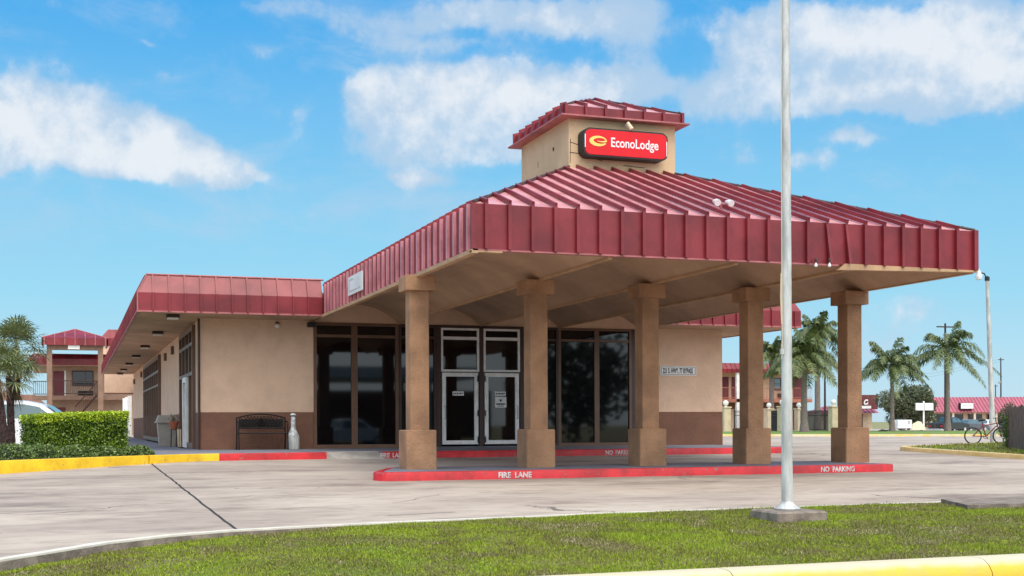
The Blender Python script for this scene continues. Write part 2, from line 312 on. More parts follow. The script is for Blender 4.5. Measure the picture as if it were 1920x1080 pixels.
        o = bpy.data.objects.new(name, me); COL.objects.link(o)
        if parent: o.parent = parent
        else: o.location = o0
        ORG[o] = o0
        if kind: o['kind'] = kind
        return o
def npmesh(name, V, F, m, parent=None, org=None, kind=None):   # big meshes from arrays (V: n,3 eye-relative; F: k,3 or k,4)
    o0 = ORG.get(parent) if parent else (Vector((org[0], org[1], org[2]+E0)) if org else Vector((0,0,0)))
    V = np.asarray(V, np.float32) + np.array([-o0.x, -o0.y, E0-o0.z], np.float32); F = np.asarray(F, np.int32); k = F.shape[1]
    me = bpy.data.meshes.new(name); me.vertices.add(len(V)); me.vertices.foreach_set('co', V.ravel())
    me.loops.add(F.size); me.loops.foreach_set('vertex_index', F.ravel())
    me.polygons.add(len(F)); me.polygons.foreach_set('loop_start', np.arange(0, F.size, k, dtype=np.int32))
    me.update(); me.validate(); me.materials.append(m)
    o = bpy.data.objects.new(name, me); COL.objects.link(o)
    if parent: o.parent = parent
    else: o.location = o0
    ORG[o] = o0
    if kind: o['kind'] = kind
    return o
def copy_tree(o, parent=None, loc=None, rz=None):
    c = o.copy(); COL.objects.link(c)
    if parent: c.parent = parent
    if loc is not None: c.location = (loc[0], loc[1], loc[2]+E0)
    if rz is not None: c.rotation_euler.z = rz
    for ch in list(o.children): copy_tree(ch, c)
    return c
def text(s_, size, m, name, parent, loc, face='front', sx=1, bold=.0, ext=.003, shear=0, align='LEFT', gap=1.0):
    cu = bpy.data.curves.new('tmp', 'FONT'); cu.body = s_; cu.size = size; cu.extrude = ext; cu.offset = bold; cu.shear = shear
    cu.align_x = align; cu.space_character = gap; cu.resolution_u = 3
    t = bpy.data.objects.new('tmp', cu); COL.objects.link(t)
    bpy.context.view_layer.update()
    me = bpy.data.meshes.new_from_object(t.evaluated_get(bpy.context.evaluated_depsgraph_get()))
    bpy.data.objects.remove(t); bpy.data.curves.remove(cu)
    o0 = ORG[parent]
    if face == 'front': X = Matrix(((sx,0,0,0),(0,0,-1,0),(0,1,0,0),(0,0,0,1)))      # reads when seen from -Y
    else: X = Matrix(((0,0,-1,0),(-sx,0,0,0),(0,1,0,0),(0,0,0,1)))                  # reads when seen from -X
    me.transform(Matrix.Translation((loc[0]-o0.x, loc[1]-o0.y, loc[2]+E0-o0.z)) @ X)
    me.materials.clear(); me.materials.append(m); me.name = name
    o = bpy.data.objects.new(name, me); COL.objects.link(o); o.parent = parent; ORG[o] = o0
    return o
rng = np.random.default_rng(7); random.seed(7)
def leaves(P, size, nrm=None, asp=.55, jit=.8):   # one small quad per point
    n = len(P); d = rng.normal(size=(n,3)); d /= np.linalg.norm(d,axis=1)[:,None]
    e = rng.normal(size=(n,3))
    if nrm is not None: d = d*jit + nrm*(1-jit); 
    u = np.cross(d, e); u /= np.linalg.norm(u,axis=1)[:,None]+1e-9
    w = np.cross(d, u); w /= np.linalg.norm(w,axis=1)[:,None]+1e-9
    s = (size*rng.uniform(.6,1.3,n))[:,None]
    V = np.stack([P-u*s, P-w*s*asp, P+u*s, P+w*s*asp],1).reshape(-1,3)
    return V, np.arange(4*n).reshape(n,4)

# ------------------------------------------------------------------ ground levels
def lotz(y): return -.885 + .0226*(y-30.8) if y < 31.9 else -.86
WALK = -.714

g = MB()                        # one wide terrain sheet to the horizon
g.quad((-1500,-600,-1.95),(1500,-600,-1.95),(1500,16,-1.95),(-1500,16,-1.95)); g.quad((-1500,16,-1.95),(1500,16,-1.95),(1500,40,-1.46),(-1500,40,-1.46)); g.quad((-1500,40,-1.46),(1500,40,-1.46),(1500,2500,-1.46),(-1500,2500,-1.46))
g.build('ground', drylawn_m, kind='structure', fix=False)
g = MB(); g.quad((-90,-32,-1.84),(90,-32,-1.84),(90,10.95,-1.84),(-90,10.95,-1.84)); g.build('street', street_m, kind='structure', fix=False)

# edge of the lot towards the lawn
EDGE = [(-6,9.6),(-3.4,10.8),(-1.9,11.8),(-.66,12.9),(.33,14.05),(1.0,14.55),(1.7,14.87),(2.8,15.1),(4.2,15.3),(5.4,15.42),(6.7,15.55),(8.0,15.63),(10.5,15.72),(14,15.8),(22,15.9),(60,16)]
g = MB()
pts = EDGE; ys = [18,22,26,30.8,32,60,130]
for i in range(len(pts)-1):
    (xa,ya),(xb,yb) = pts[i],pts[i+1]
    prev = ((xa,ya,lotz(ya)),(xb,yb,lotz(yb)))
    for y in ys:
        cur = ((xa,y,lotz(y)),(xb,y,lotz(y)))
        g.quad(prev[0],prev[1],cur[1],cur[0]); prev = cur
g.quad((-80,10.95,-1.6),(-6,9.6,-1.6),(-6,9.6,lotz(9.6)),(-80,14,lotz(14)))
for y0,y1 in ((14,32),(32,130)): g.quad((-80,y0,lotz(y0)),(-6,y0 if y0>14 else 9.6,lotz(y0 if y0>14 else 9.6)),(-6,y1,lotz(y1)),(-80,y1,lotz(y1)))
lot = g.build('parking_lot', lot_m, kind='structure', fix=False)
# pale rim of the slab and the dark cut face where the lawn lies lower
g = MB(); g2 = MB()
for i in range(2, len(pts)-1):
    (xa,ya),(xb,yb) = pts[i],pts[i+1]
    def off(p, q, r_, d):
        t = (Vector(q)-Vector(p)).normalized(); return (r_[0]+t.y*d, r_[1]-t.x*d)
    pp = pts[max(i-1,0)]; qq = pts[i+1]; A = off(pp, qq, (xa,ya), .035); pp2 = pts[i]; qq2 = pts[min(i+2,len(pts)-1)]; B = off(pp2, qq2, (xb,yb), .035)
    A2 = off(pp, qq, (xa,ya), -.10); B2 = off(pp2, qq2, (xb,yb), -.10)
    za, zb = lotz(ya)+.012, lotz(yb)+.012
    g.quad((A[0],A[1],za),(B[0],B[1],zb),(B2[0],B2[1],zb),(A2[0],A2[1],za))
    g.quad((A[0],A[1],za-.02),(B[0],B[1],zb-.02),(B[0],B[1],zb),(A[0],A[1],za))
    g2.quad((A[0],A[1],za-.4),(B[0],B[1],zb-.4),(B[0],B[1],zb-.02),(A[0],A[1],za-.02))
g.build('lot_edge', M('edge_concrete', lin((214,206,192))[:3], .85, .1, 3, fine=.3), kind='structure', fix=False); g2.build('lot_edge_face', concd_m, kind='structure', fix=False)

# tarred joint and two hairline joints
g = MB(); 
def strip(g, path, w, lift=.004):
    for (a, b) in zip(path[:-1], path[1:]):
        a, b = Vector(a), Vector(b); t = (b-a).normalized()*w/2; n = Vector((t.y,-t.x))
        q = [a-n, b-n, b+n, a+n]; g.quad(*[(p.x,p.y,lotz(p.y)+lift) for p in q])
path = []; y = 30.4
while y > 15.0: path.append((1.67+.12*(30.4-y)/15.4+random.uniform(-.012,.012), y)); y -= .35
path.append((1.8,14.98)); strip(g, path, .036)
g.build('tar_joint', tar_m, kind='structure', fix=False)
g = MB()
for (cx0, cy0, ln_, ang, w_) in ((3.9,16.2,1.0,8,.022),(6.2,16.4,.5,-20,.02),(2.6,19.5,2.6,4,.012),(5.2,23.6,2.4,12,.012),(8.5,26.3,3.5,2,.012),(-.6,17.6,1.2,30,.012),(-.2,20.5,1.5,-35,.012),(9.2,17.3,1.2,-30,.014),(13.0,18.4,1.4,-22,.016),(11.2,19.3,2.4,3,.012),(17.5,21.5,4.5,5,.012),(21,34,6,20,.02),(4.4,18.0,1.8,55,.010)):
    a_ = R(ang); p_ = [(cx0,cy0)]
    for k in range(int(ln_/.1)): a_ += random.uniform(-.5,.5)*.6; a_ = a_*.7+R(ang)*.3; p_.append((p_[-1][0]+.1*math.cos(a_), p_[-1][1]+.1*math.sin(a_)))
    strip(g, p_, w_)
g.build('pavement_cracks', tar_m, kind='structure', fix=False)

# kerb builder along a polyline: outer edge points, kerb stands to the left side of travel
def kerb(name, line, m, zt, w=.16, drop=.3, rnd=.025, zfun=None, topm=None):
    P = [Vector(p) for p in line]; g = MB(); sec = []
    for i, p in enumerate(P):
        t = (P[min(i+1,len(P)-1)]-P[max(i-1,0)]).normalized(); n = Vector((-t.y, t.x))
        z = zt if zfun is None else zfun(p)
        sec.append([(*(p), z-drop), (*(p), z-rnd), (*(p+n*rnd*.35), z-rnd*.3), (*(p+n*rnd), z), (*(p+n*w), z), (*(p+n*w), z-drop)])
    vs = sum(sec, []); k = 6
    fs = [(i*k+j, i*k+j+1, (i+1)*k+j+1, (i+1)*k+j) for i in range(len(P)-1) for j in range(k-1)] + [tuple(range(k)), tuple(range((len(P)-1)*k, len(P)*k))]
    g.add(vs, fs); return g.build(name, m, kind='structure', smooth=True)
K1 = [(-9,21.5),(-6,23.2),(-3.2,25.3),(-1.36,26.75),(-.2,27.95),(.8,29.0),(1.3,29.4),(1.6,29.72)]
K2 = [(1.63,29.74),(2.2,30.25),(2.8,30.6),(3.28,30.72)]
kerb('yellow_kerb', K1, kyel_m, WALK); kerb('yellow_kerb', K2, kyel_m, WALK)
kerb('red_kerb', [(3.285,30.72),(4.0,30.8),(5.88,30.82)], kred_m, WALK)
kr = kerb('red_kerb', [(7.3,30.82),(12,30.82),(18.6,30.82),(18.95,30.9),(19.15,31.1),(19.2,31.4),(19.2,34)], kred_m, WALK)
ORG[kr] = Vector((0,0,0))
text('FIRE  LANE', .155, letter_m, 'lettering', kr, (7.22,30.815,WALK-.145), sx=.86, bold=.004)
text('NO  PARKING', .155, letter_m, 'lettering', kr, (13.33,30.815,WALK-.145), sx=.86, bold=.004)
# kerb ramp
g = MB(); g.add([(5.88,31.5,WALK+.002),(7.3,31.5,WALK+.002),(7.3,30.62,lotz(30.6)+.006),(6.1,30.62,lotz(30.6)+.006),(5.88,30.82,WALK),(5.88,31.5,-1.1),(7.3,31.5,-1.1),(7.3,30.62,-1.1),(6.1,30.62,-1.1),(5.88,30.82,-1.1)],
    [(0,1,2,3,4),(4,3,8,9),(3,2,7,8),(2,1,6,7)]); g.build('kerb_ramp', conc_m, kind='structure')
# sidewalk
g = MB(); g.prism([(1.75,29.86),(2.2,30.42),(2.8,30.76),(3.28,30.88),(5.88,30.98),(5.88,31.5),(7.3,31.5),(7.3,30.98),(18.6,30.98),(19.04,31.4),(19.04,34),(19.04,38),(3.0,38),(3.0,90),(1.75,90)], -1.1, WALK-.004)
g.build('sidewalk', walk_m, kind='structure')
# planting bed soil
g = MB(); g.prism([(-9,21.7),(-6,23.4),(-3.2,25.5),(-1.36,26.95),(-.2,28.1),(.8,29.15),(1.45,29.75),(1.74,29.9),(1.74,39),(-9,39)], -1.1, WALK-.03)
g.build('planting_bed', soil_m, kind='structure')

# island under the columns
ISL = [(6.2,25.15),(5.95,24.9),(5.5,23.7),(5.28,23.1),(5.25,22.9),(5.32,22.72),(5.48,22.62),(5.7,22.6),(16.38,22.6),(16.44,22.66),(16.44,25.1),(16.4,25.15)]
def rounded(x0,x1,y0,y1,r,n=6,right=.06):
    out = []
    for cx,cy,a0,rr in ((x0+r,y0+r,180,r),(x1-right,y0+right,270,right),(x1-right,y1-right,0,right),(x0+r,y1-r,90,r)):
        for i in range(n+1): a = R(a0+90*i/n); out.append((cx+rr*math.cos(a), cy+rr*math.sin(a)))
    return out
ZI = -.908
ip = ISL
g = MB(); g.prism([(6.32,24.98),(6.1,24.8),(5.66,23.62),(5.45,23.0),(5.6,22.77),(16.27,22.77),(16.27,24.98)], -1.2, ZI+.003); g.build('island_top', walk_m, kind='structure')
line = ip+[ip[0]]
ki = kerb('red_kerb', line, kred_m, ZI, w=.17)
ORG[ki] = Vector((0,0,0))
text('FIRE  LANE', .15, letter_m, 'lettering', ki, (7.57,22.594,ZI-.135), sx=.93, bold=.004)
text('NO  PARKING', .15, letter_m, 'lettering', ki, (14.62,22.594,ZI-.135), sx=.86, bold=.004)

# front kerb along the street
wk, wnt, wp_, wmi, wf_ = mat('street_kerb_paint', (.76,.46,.02), .55, .12, 2.2, .3, 30, col2=(.60,.40,.08), fine=.6)
wg = nd(wnt, 'ShaderNodeNewGeometry'); wse = nd(wnt, 'ShaderNodeSeparateXYZ'); wnt.links.new(wg.outputs['Position'], wse.inputs[0])
wno = nd(wnt, 'ShaderNodeTexNoise', i_Scale=3.0, i_Detail=7.0, i_Roughness=.7); wnt.links.new(wg.outputs['Position'], wno.inputs['Vector'])
wz = smooth(wnt, mth(wnt, 'ADD', wse.outputs[2], mth(wnt, 'MULTIPLY', mth(wnt, 'SUBTRACT', wno.outputs[0], .5), .10)), E0-1.535, E0-1.455)
wx = nd(wnt, 'ShaderNodeMix', data_type='RGBA'); wnt.links.new(mth(wnt, 'MULTIPLY', wz, .85), wx.inputs[0]); wnt.links.new(wmi.outputs[2], wx.inputs[6]); wx.inputs[7].default_value = (.62,.57,.43,1)
wnt.links.new(wx.outputs[2], wp_.inputs['Base Color'])     # paint worn off along the top of the kerb
g = MB(); prof = [(10.78,-1.95),(10.78,-1.66),(10.80,-1.58),(10.85,-1.51),(10.92,-1.465),(11.0,-1.45),(11.18,-1.45),(11.18,-1.95)]
x = -6.0
while x < 60: g.extr(prof,'x',x,x+3.0); x += 3.012
g.build('street_kerb', wk, kind='structure', smooth=True)

# right planted nose and its kerb
NOSE = [(23.5,31.95),(23.1,31.5),(22.92,30.8),(22.9,29),(22.9,26),(22.9,22),(22.9,18)]
kerb('yellow_kerb', [(44,42),(36,38),(30,35.2),(27.8,34.2),(25.1,32.6),(24.0,32.15)]+NOSE, M('kerb_tan', lin((226,196,140))[:3], .6, .1, 2, .3, 30, col2=(.62,.44,.16), fine=.5), 0, w=.17, zfun=lambda p: lotz(p.y)+.12)
g = MB()
VE = [(44,41.8,36),(36,37.8,33),(30,35.0,30),(27.8,34.0,28),(25.1,32.4,26),(24.0,31.95,25)]
for xa_, xb_, n_ in ((23.05,24.0,1),(24.0,27.8,1),(27.8,36,1),(36,60,1)):
    ya_ = {23.05:31.0,24.0:31.9,27.8:33.95,36:37.7}[xa_]; yb_ = {24.0:31.9,27.8:33.95,36:37.7,60:46}[xb_]
    yy = [18,22,26,29,30.9]
    for a,b in zip(yy[:-1],yy[1:]): g.quad((xa_,a,lotz(a)+.105),(xb_,a,lotz(a)+.105),(xb_,b,lotz(b)+.105),(xa_,b,lotz(b)+.105))
    g.quad((xa_,30.9,lotz(30.9)+.105),(xb_,30.9,lotz(30.9)+.105),(xb_,yb_,-.755),(xa_,ya_,-.755))
g.build('planted_verge', lawn('verge_grass', [(.2, (.10,.15,.03)), (.9, (.20,.15,.08)), (.5, (.13,.15,.04))], 0, 1.5), kind='structure', fix=False)
VG = g
P_ = 9000; vx = rng.uniform(23.1,33,P_); vy = rng.uniform(25,36,P_); ok = vy < np.interp(vx,[23.05,24,27.8,36],[31,31.9,33.95,37.7]); vx, vy = vx[ok], vy[ok]
vz = np.where(vy<31.9, -.885+.0226*(vy-30.8), -.86)+.10; n = len(vx); a = rng.uniform(0,6.28,n); h = rng.uniform(.03,.09,n)
V = np.stack([np.stack([vx-np.cos(a)*.02,vy-np.sin(a)*.02,vz],1),np.stack([vx+np.cos(a)*.02,vy+np.sin(a)*.02,vz],1),np.stack([vx+.02*np.sin(a*3),vy,vz+h],1)],1).reshape(-1,3)
tag(npmesh('verge_grass_tufts', V, np.arange(3*n).reshape(n,3), grass_m), kind='stuff')

# far street kerb, far lawn, far carriageway and shop forecourt
def pl(*a): return [far(px,D) for px, D in a]
g = MB(); g.prism(pl((1200,76),(2100,68),(2300,103),(1200,108)), -1.1, -.80); g.build('far_lawn', farlawn_m, kind='structure')
kerb('far_kerb', pl((1200,75.6),(1353,74.3),(1600,71.8),(1830,69.8),(2100,67.6)), kyel2_m, -.74, w=.4, drop=.4)
g = MB(); g.prism(pl((1500,112),(2100,106),(2200,124),(1500,130)), -1.6, -1.0); g.build('far_verge', drylawn_m, kind='structure')
g = MB(); g.prism(pl((1560,142),(2300,142),(2600,235),(1560,235)), -1.6, -1.42); g.build('far_road', lot_m, kind='structure')

# ------------------------------------------------------------------ foreground lawn
GE = EDGE
def edge_y(x):
    for (xa,ya),(xb,yb) in zip(GE[:-1],GE[1:]):
        if xa <= x <= xb: return ya+(yb-ya)*(x-xa)/(xb-xa)
    return GE[-1][1]
ex = np.array([p[0] for p in GE]); ey = np.array([p[1] for p in GE])
def gz(x, y):
    e = np.interp(x, ex, ey); ze = -.885+.0226*(e-30.8) - np.interp(x, [-2,.5,2,3.2,9],[.13,.09,.06,.012,.0])
    y0 = 11.17; t = np.clip((y-y0)/np.maximum(e-y0,.3), 0, 1)
    return -1.465+(ze+1.465)*(1-(1-t)**2.4) + .02*np.sin(x*1.7+y)*np.sin(y*2.1-x*.6)*np.clip(4*t*(1-t),0,1)
nx, ny = 240, 26; xs = np.linspace(-2.6, 34, nx); V = []; 
for x in xs:
    e = edge_y(x)-.03; 
    for j in range(ny): y = 11.17+(max(e,11.2)-11.17)*j/(ny-1); V.append((x, y, float(gz(x,y))))
F = [(i*ny+j,(i+1)*ny+j,(i+1)*ny+j+1,i*ny+j+1) for i in range(nx-1) for j in range(ny-1)]
npmesh('lawn_ground', V, F, soil_m, kind='structure')
N = 260000
gx = rng.uniform(-2.3, 18, N*2); gy = rng.uniform(11.17, 15.85, N*2)
dd = gx*.3286+gy*.9445; rr = gx*.9445-gy*.3286
vis = (gy < np.interp(gx,ex,ey)-.02+rng.uniform(-.03,.06,N*2)) & (rr/dd > -.50) & (rr/dd < .52)
gx, gy = gx[vis][:N], gy[vis][:N]; n = len(gx)
clump = .5+.5*np.sin(gx*3.1+np.sin(gy*4.3)*1.4)*np.sin(gy*3.7+np.sin(gx*2.3)*1.7)
h = rng.uniform(.012,.030,n)*(.7+.8*clump)
h = np.where(rng.random(n) < .01, h*1.9, h)
a = rng.uniform(0,2*np.pi,n); wd = rng.uniform(.004,.009,n); ln = rng.uniform(.004,.028,n); la = rng.uniform(0,2*np.pi,n)
zz = gz(gx,gy)-.004
A = np.stack([gx-np.cos(a)*wd, gy-np.sin(a)*wd, zz],1); B = np.stack([gx+np.cos(a)*wd, gy+np.sin(a)*wd, zz],1)
C = np.stack([gx+np.cos(la)*ln, gy+np.sin(la)*ln, zz+h],1)
V = np.stack([A,B,C],1).reshape(-1,3)
o = npmesh('grass', V, np.arange(3*n).reshape(n,3), grass_m); tag(o, kind='stuff')

# ------------------------------------------------------------------ lobby building
BL = thing('lobby_building', (3.294,35.53,WALK), 'single storey tan and brown stucco motel lobby wing with red metal mansard roof', 'building')
YW = 35.526; ZS = 2.90; ZD = .315
g = MB(); g.box(3.294,6.41,YW,YW+.3,ZD,3.3); g.box(6.41,16.37,YW,YW+.3,2.86,3.5); g.box(16.37,19.39,YW,YW+.3,ZD,3.3); g.box(19.09,19.39,YW+.3,75,ZD,3.3)
for a_, b_ in ((YW+.3,37.0),(41.8,52.0),(63.4,76.5)): g.box(3.294,3.594,a_,b_,ZD,3.3)
g.box(3.294,3.594,37.0,41.8,2.83,3.3); g.box(3.294,3.594,52.0,63.4,2.75,3.3)
g.build('wall', stucco, BL)
g = MB(); g.box(3.288,6.41,YW-.006,YW+.3,WALK-.1,ZD); g.box(16.37,19.396,YW-.006,YW+.3,WALK-.1,ZD); g.box(19.09,19.396,YW+.3,75,WALK-.1,ZD)
for a_, b_ in ((YW+.3,37.0),(41.8,52.0),(63.4,76.5)): g.box(3.288,3.594,a_,b_,WALK-.1,ZD)
g.build('dado', dado_m, BL)
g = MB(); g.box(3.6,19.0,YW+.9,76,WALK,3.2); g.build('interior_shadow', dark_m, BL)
# soffit and flat roof
g = MB(); g.box(1.60,6.40,33.72,YW,ZS,ZS+.03); g.box(16.5,21.07,33.72,YW,ZS,ZS+.03); g.box(1.60,3.35,YW,75.8,ZS,ZS+.03); g.box(19.3,21.07,YW,75.8,ZS,ZS+.03)
g.build('soffit', soffit_m, BL)
g = MB(); g.box(1.9,20.8,34.1,75.5,3.5,3.55); g.build('flat_roof', concd_m, BL)
# mansard: vertical lower band, sloped upper band, standing seams
ZM, ZT, IN = 3.38, 3.853, .24
def mansard(g, p0, p1, nrm, z0, zm, zt, inn, miter0=0, miter1=0, seam=.4, gs=None, phase=.0, pw=.05):
    p0, p1, nrm = Vector(p0), Vector(p1), Vector(nrm); t = (p1-p0).normalized(); Ln = (p1-p0).length
    def pt(s, d, z, u=0): q = p0+t*s-nrm*d; return (q.x, q.y, z)
    g.quad(pt(0,0,z0),pt(Ln,0,z0),pt(Ln,0,zm),pt(0,0,zm))
    g.quad(pt(0,0,zm),pt(Ln,0,zm),pt(Ln-miter1*inn,inn,zt),pt(miter0*inn,inn,zt))
    g.quad(pt(miter0*inn,inn,zt),pt(Ln-miter1*inn,inn,zt),pt(Ln-miter1*inn,inn+.25,zt-.02),pt(miter0*inn,inn+.25,zt-.02))
    s = phase
    while s < Ln-.03:
        w = .022; h = .05
        prof = [(0,z0),(0,zm),(inn,zt+.01)]
        for (d0,za),(d1,zb) in zip(prof[:-1],prof[1:]):
            if d1 > d0 and (s < miter0*inn or s > Ln-miter1*inn): continue
            A = [pt(s-w,d0,za),pt(s-w,d0-h,za),pt(s+w,d0-h,za),pt(s+w,d0,za)]; B = [pt(s-w,d1,zb),pt(s-w,d1-h,zb),pt(s+w,d1-h,zb),pt(s+w,d1,zb)]
            gs.add(A+B, [(0,1,5,4),(1,2,6,5),(2,3,7,6),(3,2,1,0),(4,5,6,7)])
        s += seam
g = MB(); gs = MB()
mansard(g,(1.559,33.68),(6.33,33.68),(0,-1),ZS,ZM,ZT,IN,1,0,.4,gs,.385)
mansard(g,(16.58,33.68),(21.11,33.68),(0,-1),ZS,ZM,ZT,IN,0,1,.4,gs,.3)
mansard(g,(1.559,75.8),(1.559,33.68),(-1,0),ZS,ZM,ZT,IN,0,1,.4,gs,.12)
mansard(g,(21.11,33.68),(21.11,75.8),(1,0),ZS,ZM,ZT,IN,1,0,.4,gs,.2)
md = g.build('mansard_roof', red_m, BL); gs.build('standing_seams', red_m, md)
g = MB()
g.box(1.54,6.34,33.655,33.72,ZS-.025,ZS+.018); g.box(16.57,21.13,33.655,33.72,ZS-.025,ZS+.018); g.box(1.535,1.60,33.72,75.8,ZS-.025,ZS+.018); g.box(21.07,21.135,33.72,75.8,ZS-.025,ZS+.018)
g.build('drip_trim', trimr_m, md)
g = MB(); g.tube([(1.559+IN,33.68+IN,ZT+.02),(1.559+IN,75.6,ZT+.02)],.025,5); g.tube([(1.559+IN,33.68+IN,ZT+.02),(6.4,33.68+IN,ZT+.02)],.025,5); g.tube([(1.559,33.68,ZM),(1.559+IN,33.68+IN,ZT+.02)],.02,5); g.tube([(1.559,33.68,ZS),(1.559,33.68,ZM)],.02,5)
g.build('ridge_cap', trimr_m, md)
# soffit lamps of the walkway
for y in (34.6,41.0,48.4,55.4,62.5,69.4,74.6):
    g = MB(); g.bevbox(2.33,2.67,y-.17,y+.17,ZS-.09,ZS-.002,.02); s_ = g.build('soffit_light', dbrown_m, BL)
    g = MB(); g.box(2.36,2.64,y-.14,y+.14,ZS-.125,ZS-.09); g.build('lens', white_m, s_)
g = MB(); g.tube([(3.25,35.48,-.7),(3.25,35.48,2.88)],.035,8); g.build('downspout', dbrown_m, BL)
for y, z in ((45.3,2.55),(48.9,2.5),(66.5,2.5),(74.5,2.4)):
    g = MB(); g.box(3.20,3.292,y-.2,y+.2,z-.14,z+.14); g.build('wall_vent', brown_m, BL)
# glazed openings
def frame_pane(name, x0,x1,z0,z1, fw, fm, y=YW+.04, dy=.07, bars=(), axis='x', wall=0, gm=None, parent=None, glass=True):
    g = MB()
    def bx(a0,a1,b0,b1):
        if axis == 'x': g.box(a0,a1,y-dy,y+.02,b0,b1)
        else: g.box(wall-dy,wall+.02,a0,a1,b0,b1)
    bx(x0,x0+fw,z0,z1); bx(x1-fw,x1,z0,z1); bx(x0+fw,x1-fw,z1-fw,z1); bx(x0+fw,x1-fw,z0,z0+fw)
    for kind, v, w in bars:
        if kind == 'h': bx(x0+fw,x1-fw,v-w/2,v+w/2)
        else: bx(v-w/2,v+w/2,z0+fw,z1-fw)
    f = g.build(name, fm, parent or BL)
    if glass:
        g = MB()
        if axis == 'x': g.box(x0+fw*.5,x1-fw*.5,y-.012,y,z0+fw*.5,z1-fw*.5)
        else: g.box(wall-.012,wall,x0+fw*.5,x1-fw*.5,z0+fw*.5,z1-fw*.5)
        g.build('pane', gm or glass_m, f)
    return f
ZB, ZH = WALK+.02, 2.86
for x0, x1 in ((6.415,7.58),(7.585,8.87),(8.875,10.02)):
    frame_pane('window', x0,x1,ZB,ZH,.085,brown_m if x0 < 8.8 else dbrown_m,bars=(('h',2.48,.08),))
# transom boxes above the doors and the doors
g = MB(); g.box(10.02,10.14,YW-.05,YW+.1,ZB,ZH); g.box(11.315,11.445,YW-.05,YW+.1,ZB,2.82); g.box(12.59,12.72,YW-.05,YW+.1,ZB,ZH); g.box(10.14,12.59,YW-.05,YW+.1,2.78,ZH)
g.build('door_surround', dbrown_m, BL)
for k, (x0, x1) in enumerate(((10.145,11.31),(11.45,12.585))):
    frame_pane('transom_window', x0,x1,1.50,2.775,.06,white_m,bars=(('h',2.48,.09),),y=YW+.02)
    d = frame_pane('door', x0+.03,x1-.03,ZB+.06,1.47,.115,white_m,y=YW+.02,dy=.06)
    g = MB(); hx = x0+.10 if k == 0 else x1-.10
    g.tube([(hx,YW-.045,.12),(hx,YW-.13,.12),(hx,YW-.13,.50),(hx,YW-.045,.50)],.016,6); g.build('handle', steel_m, d)
    for z in (1.30,.28,-.5):
        g = MB(); hx2 = x1-.045 if k == 0 else x0+.045; g.tube([(hx2,YW-.05,z-.09),(hx2,YW-.05,z+.09)],.018,6); g.build('hinge', black_m, d)
    g = MB(); g.box(x0+.36,x0+.70,YW+.002,YW+.005,.80,.92); st = g.build('sticker', white_m, d)
    g = MB()
    for j in range(6): g.box(x0+.385+j*.05,x0+.42+j*.05,YW-.001,YW+.001,.83+.01*(j%2),.885)
    g.build('print', dark_m, st)
    if k == 1:
        g = MB(); g.box(x0+.36,x0+.72,YW+.001,YW+.004,.45,.76); st = g.build('notice', wpaint_m, d)
        g = MB(); g.box(x0+.40,x0+.68,YW-.002,YW,.53,.57); g.box(x0+.44,x0+.64,YW-.002,YW,.48,.50)
        g.extr([(x0+.50,.67),(x0+.54,.61),(x0+.58,.67),(x0+.54,.70)],'y',YW-.002,YW); g.build('print', dark_m, st)
for x0, x1 in ((12.725,13.83),(13.835,15.08),(15.085,16.24)):
    frame_pane('window', x0,x1,ZB,ZH,.075,dbrown_m if x0 < 13 else brown_m,bars=(('h',2.48,.07),))
g = MB(); g.box(6.415,10.02,YW-.03,YW+.12,WALK-.1,ZB); g.box(12.72,16.24,YW-.03,YW+.12,WALK-.1,ZB); g.build('sill', brown_m, BL)
g = MB(); g.box(10.02,12.72,YW-.03,YW+.12,WALK-.1,ZB); g.build('threshold', walk_m, BL)
g = MB(); g.box(16.245,16.37,YW-.02,YW+.12,WALK-.1,ZH); g.build('window_post', dbrown_m, BL)
# side wall: glazed door bay and the long mullioned window
f = frame_pane('side_entrance', 37.0,41.8,WALK,2.83,.16,brown_m,axis='y',wall=3.36,dy=.16,bars=(('h',2.3,.1),('h',1.45,.1),('v',38.2,.12),('v',39.4,.12),('v',40.6,.12)))
g = MB(); g.box(3.17,3.25,38.9,39.1,WALK,1.4); g.box(3.17,3.25,39.9,40.1,WALK,1.4); g.box(3.17,3.25,39.1,39.9,1.25,1.4); g.box(3.17,3.25,39.1,39.9,WALK,WALK+.2); g.build('door_frame', white_m, f)
f = frame_pane('mullioned_window', 52.0,63.4,WALK,2.75,.16,brown_m,axis='y',wall=3.36,dy=.18,bars=tuple(('v',52+11.4*i/8,.16) for i in range(1,8))+(('h',2.1,.1),('h',1.55,.08)))
g = MB()
for i in range(16): y = 52.4+i*.7; g.box(3.20,3.26,y-.05,y+.05,WALK+.1,.35)
g.build('lower_slats', brown_m, f)
# breezeway link behind the lobby wing
g = MB(); g.box(1.70,3.6,77.0,77.3,1.80,ZS); g.build('breezeway_beam', stucco, BL)
g = MB(); g.box(1.68,3.6,76.96,77.0,1.74,1.82); g.build('breezeway_trim', dado_m, BL)
for i in range(3):
    g = MB(); g.box(3.2-.12,3.2+.12,79.5+i*4-.1,79.5+i*4+.1,WALK,1.7); g.build('breezeway_post', white_m, BL)

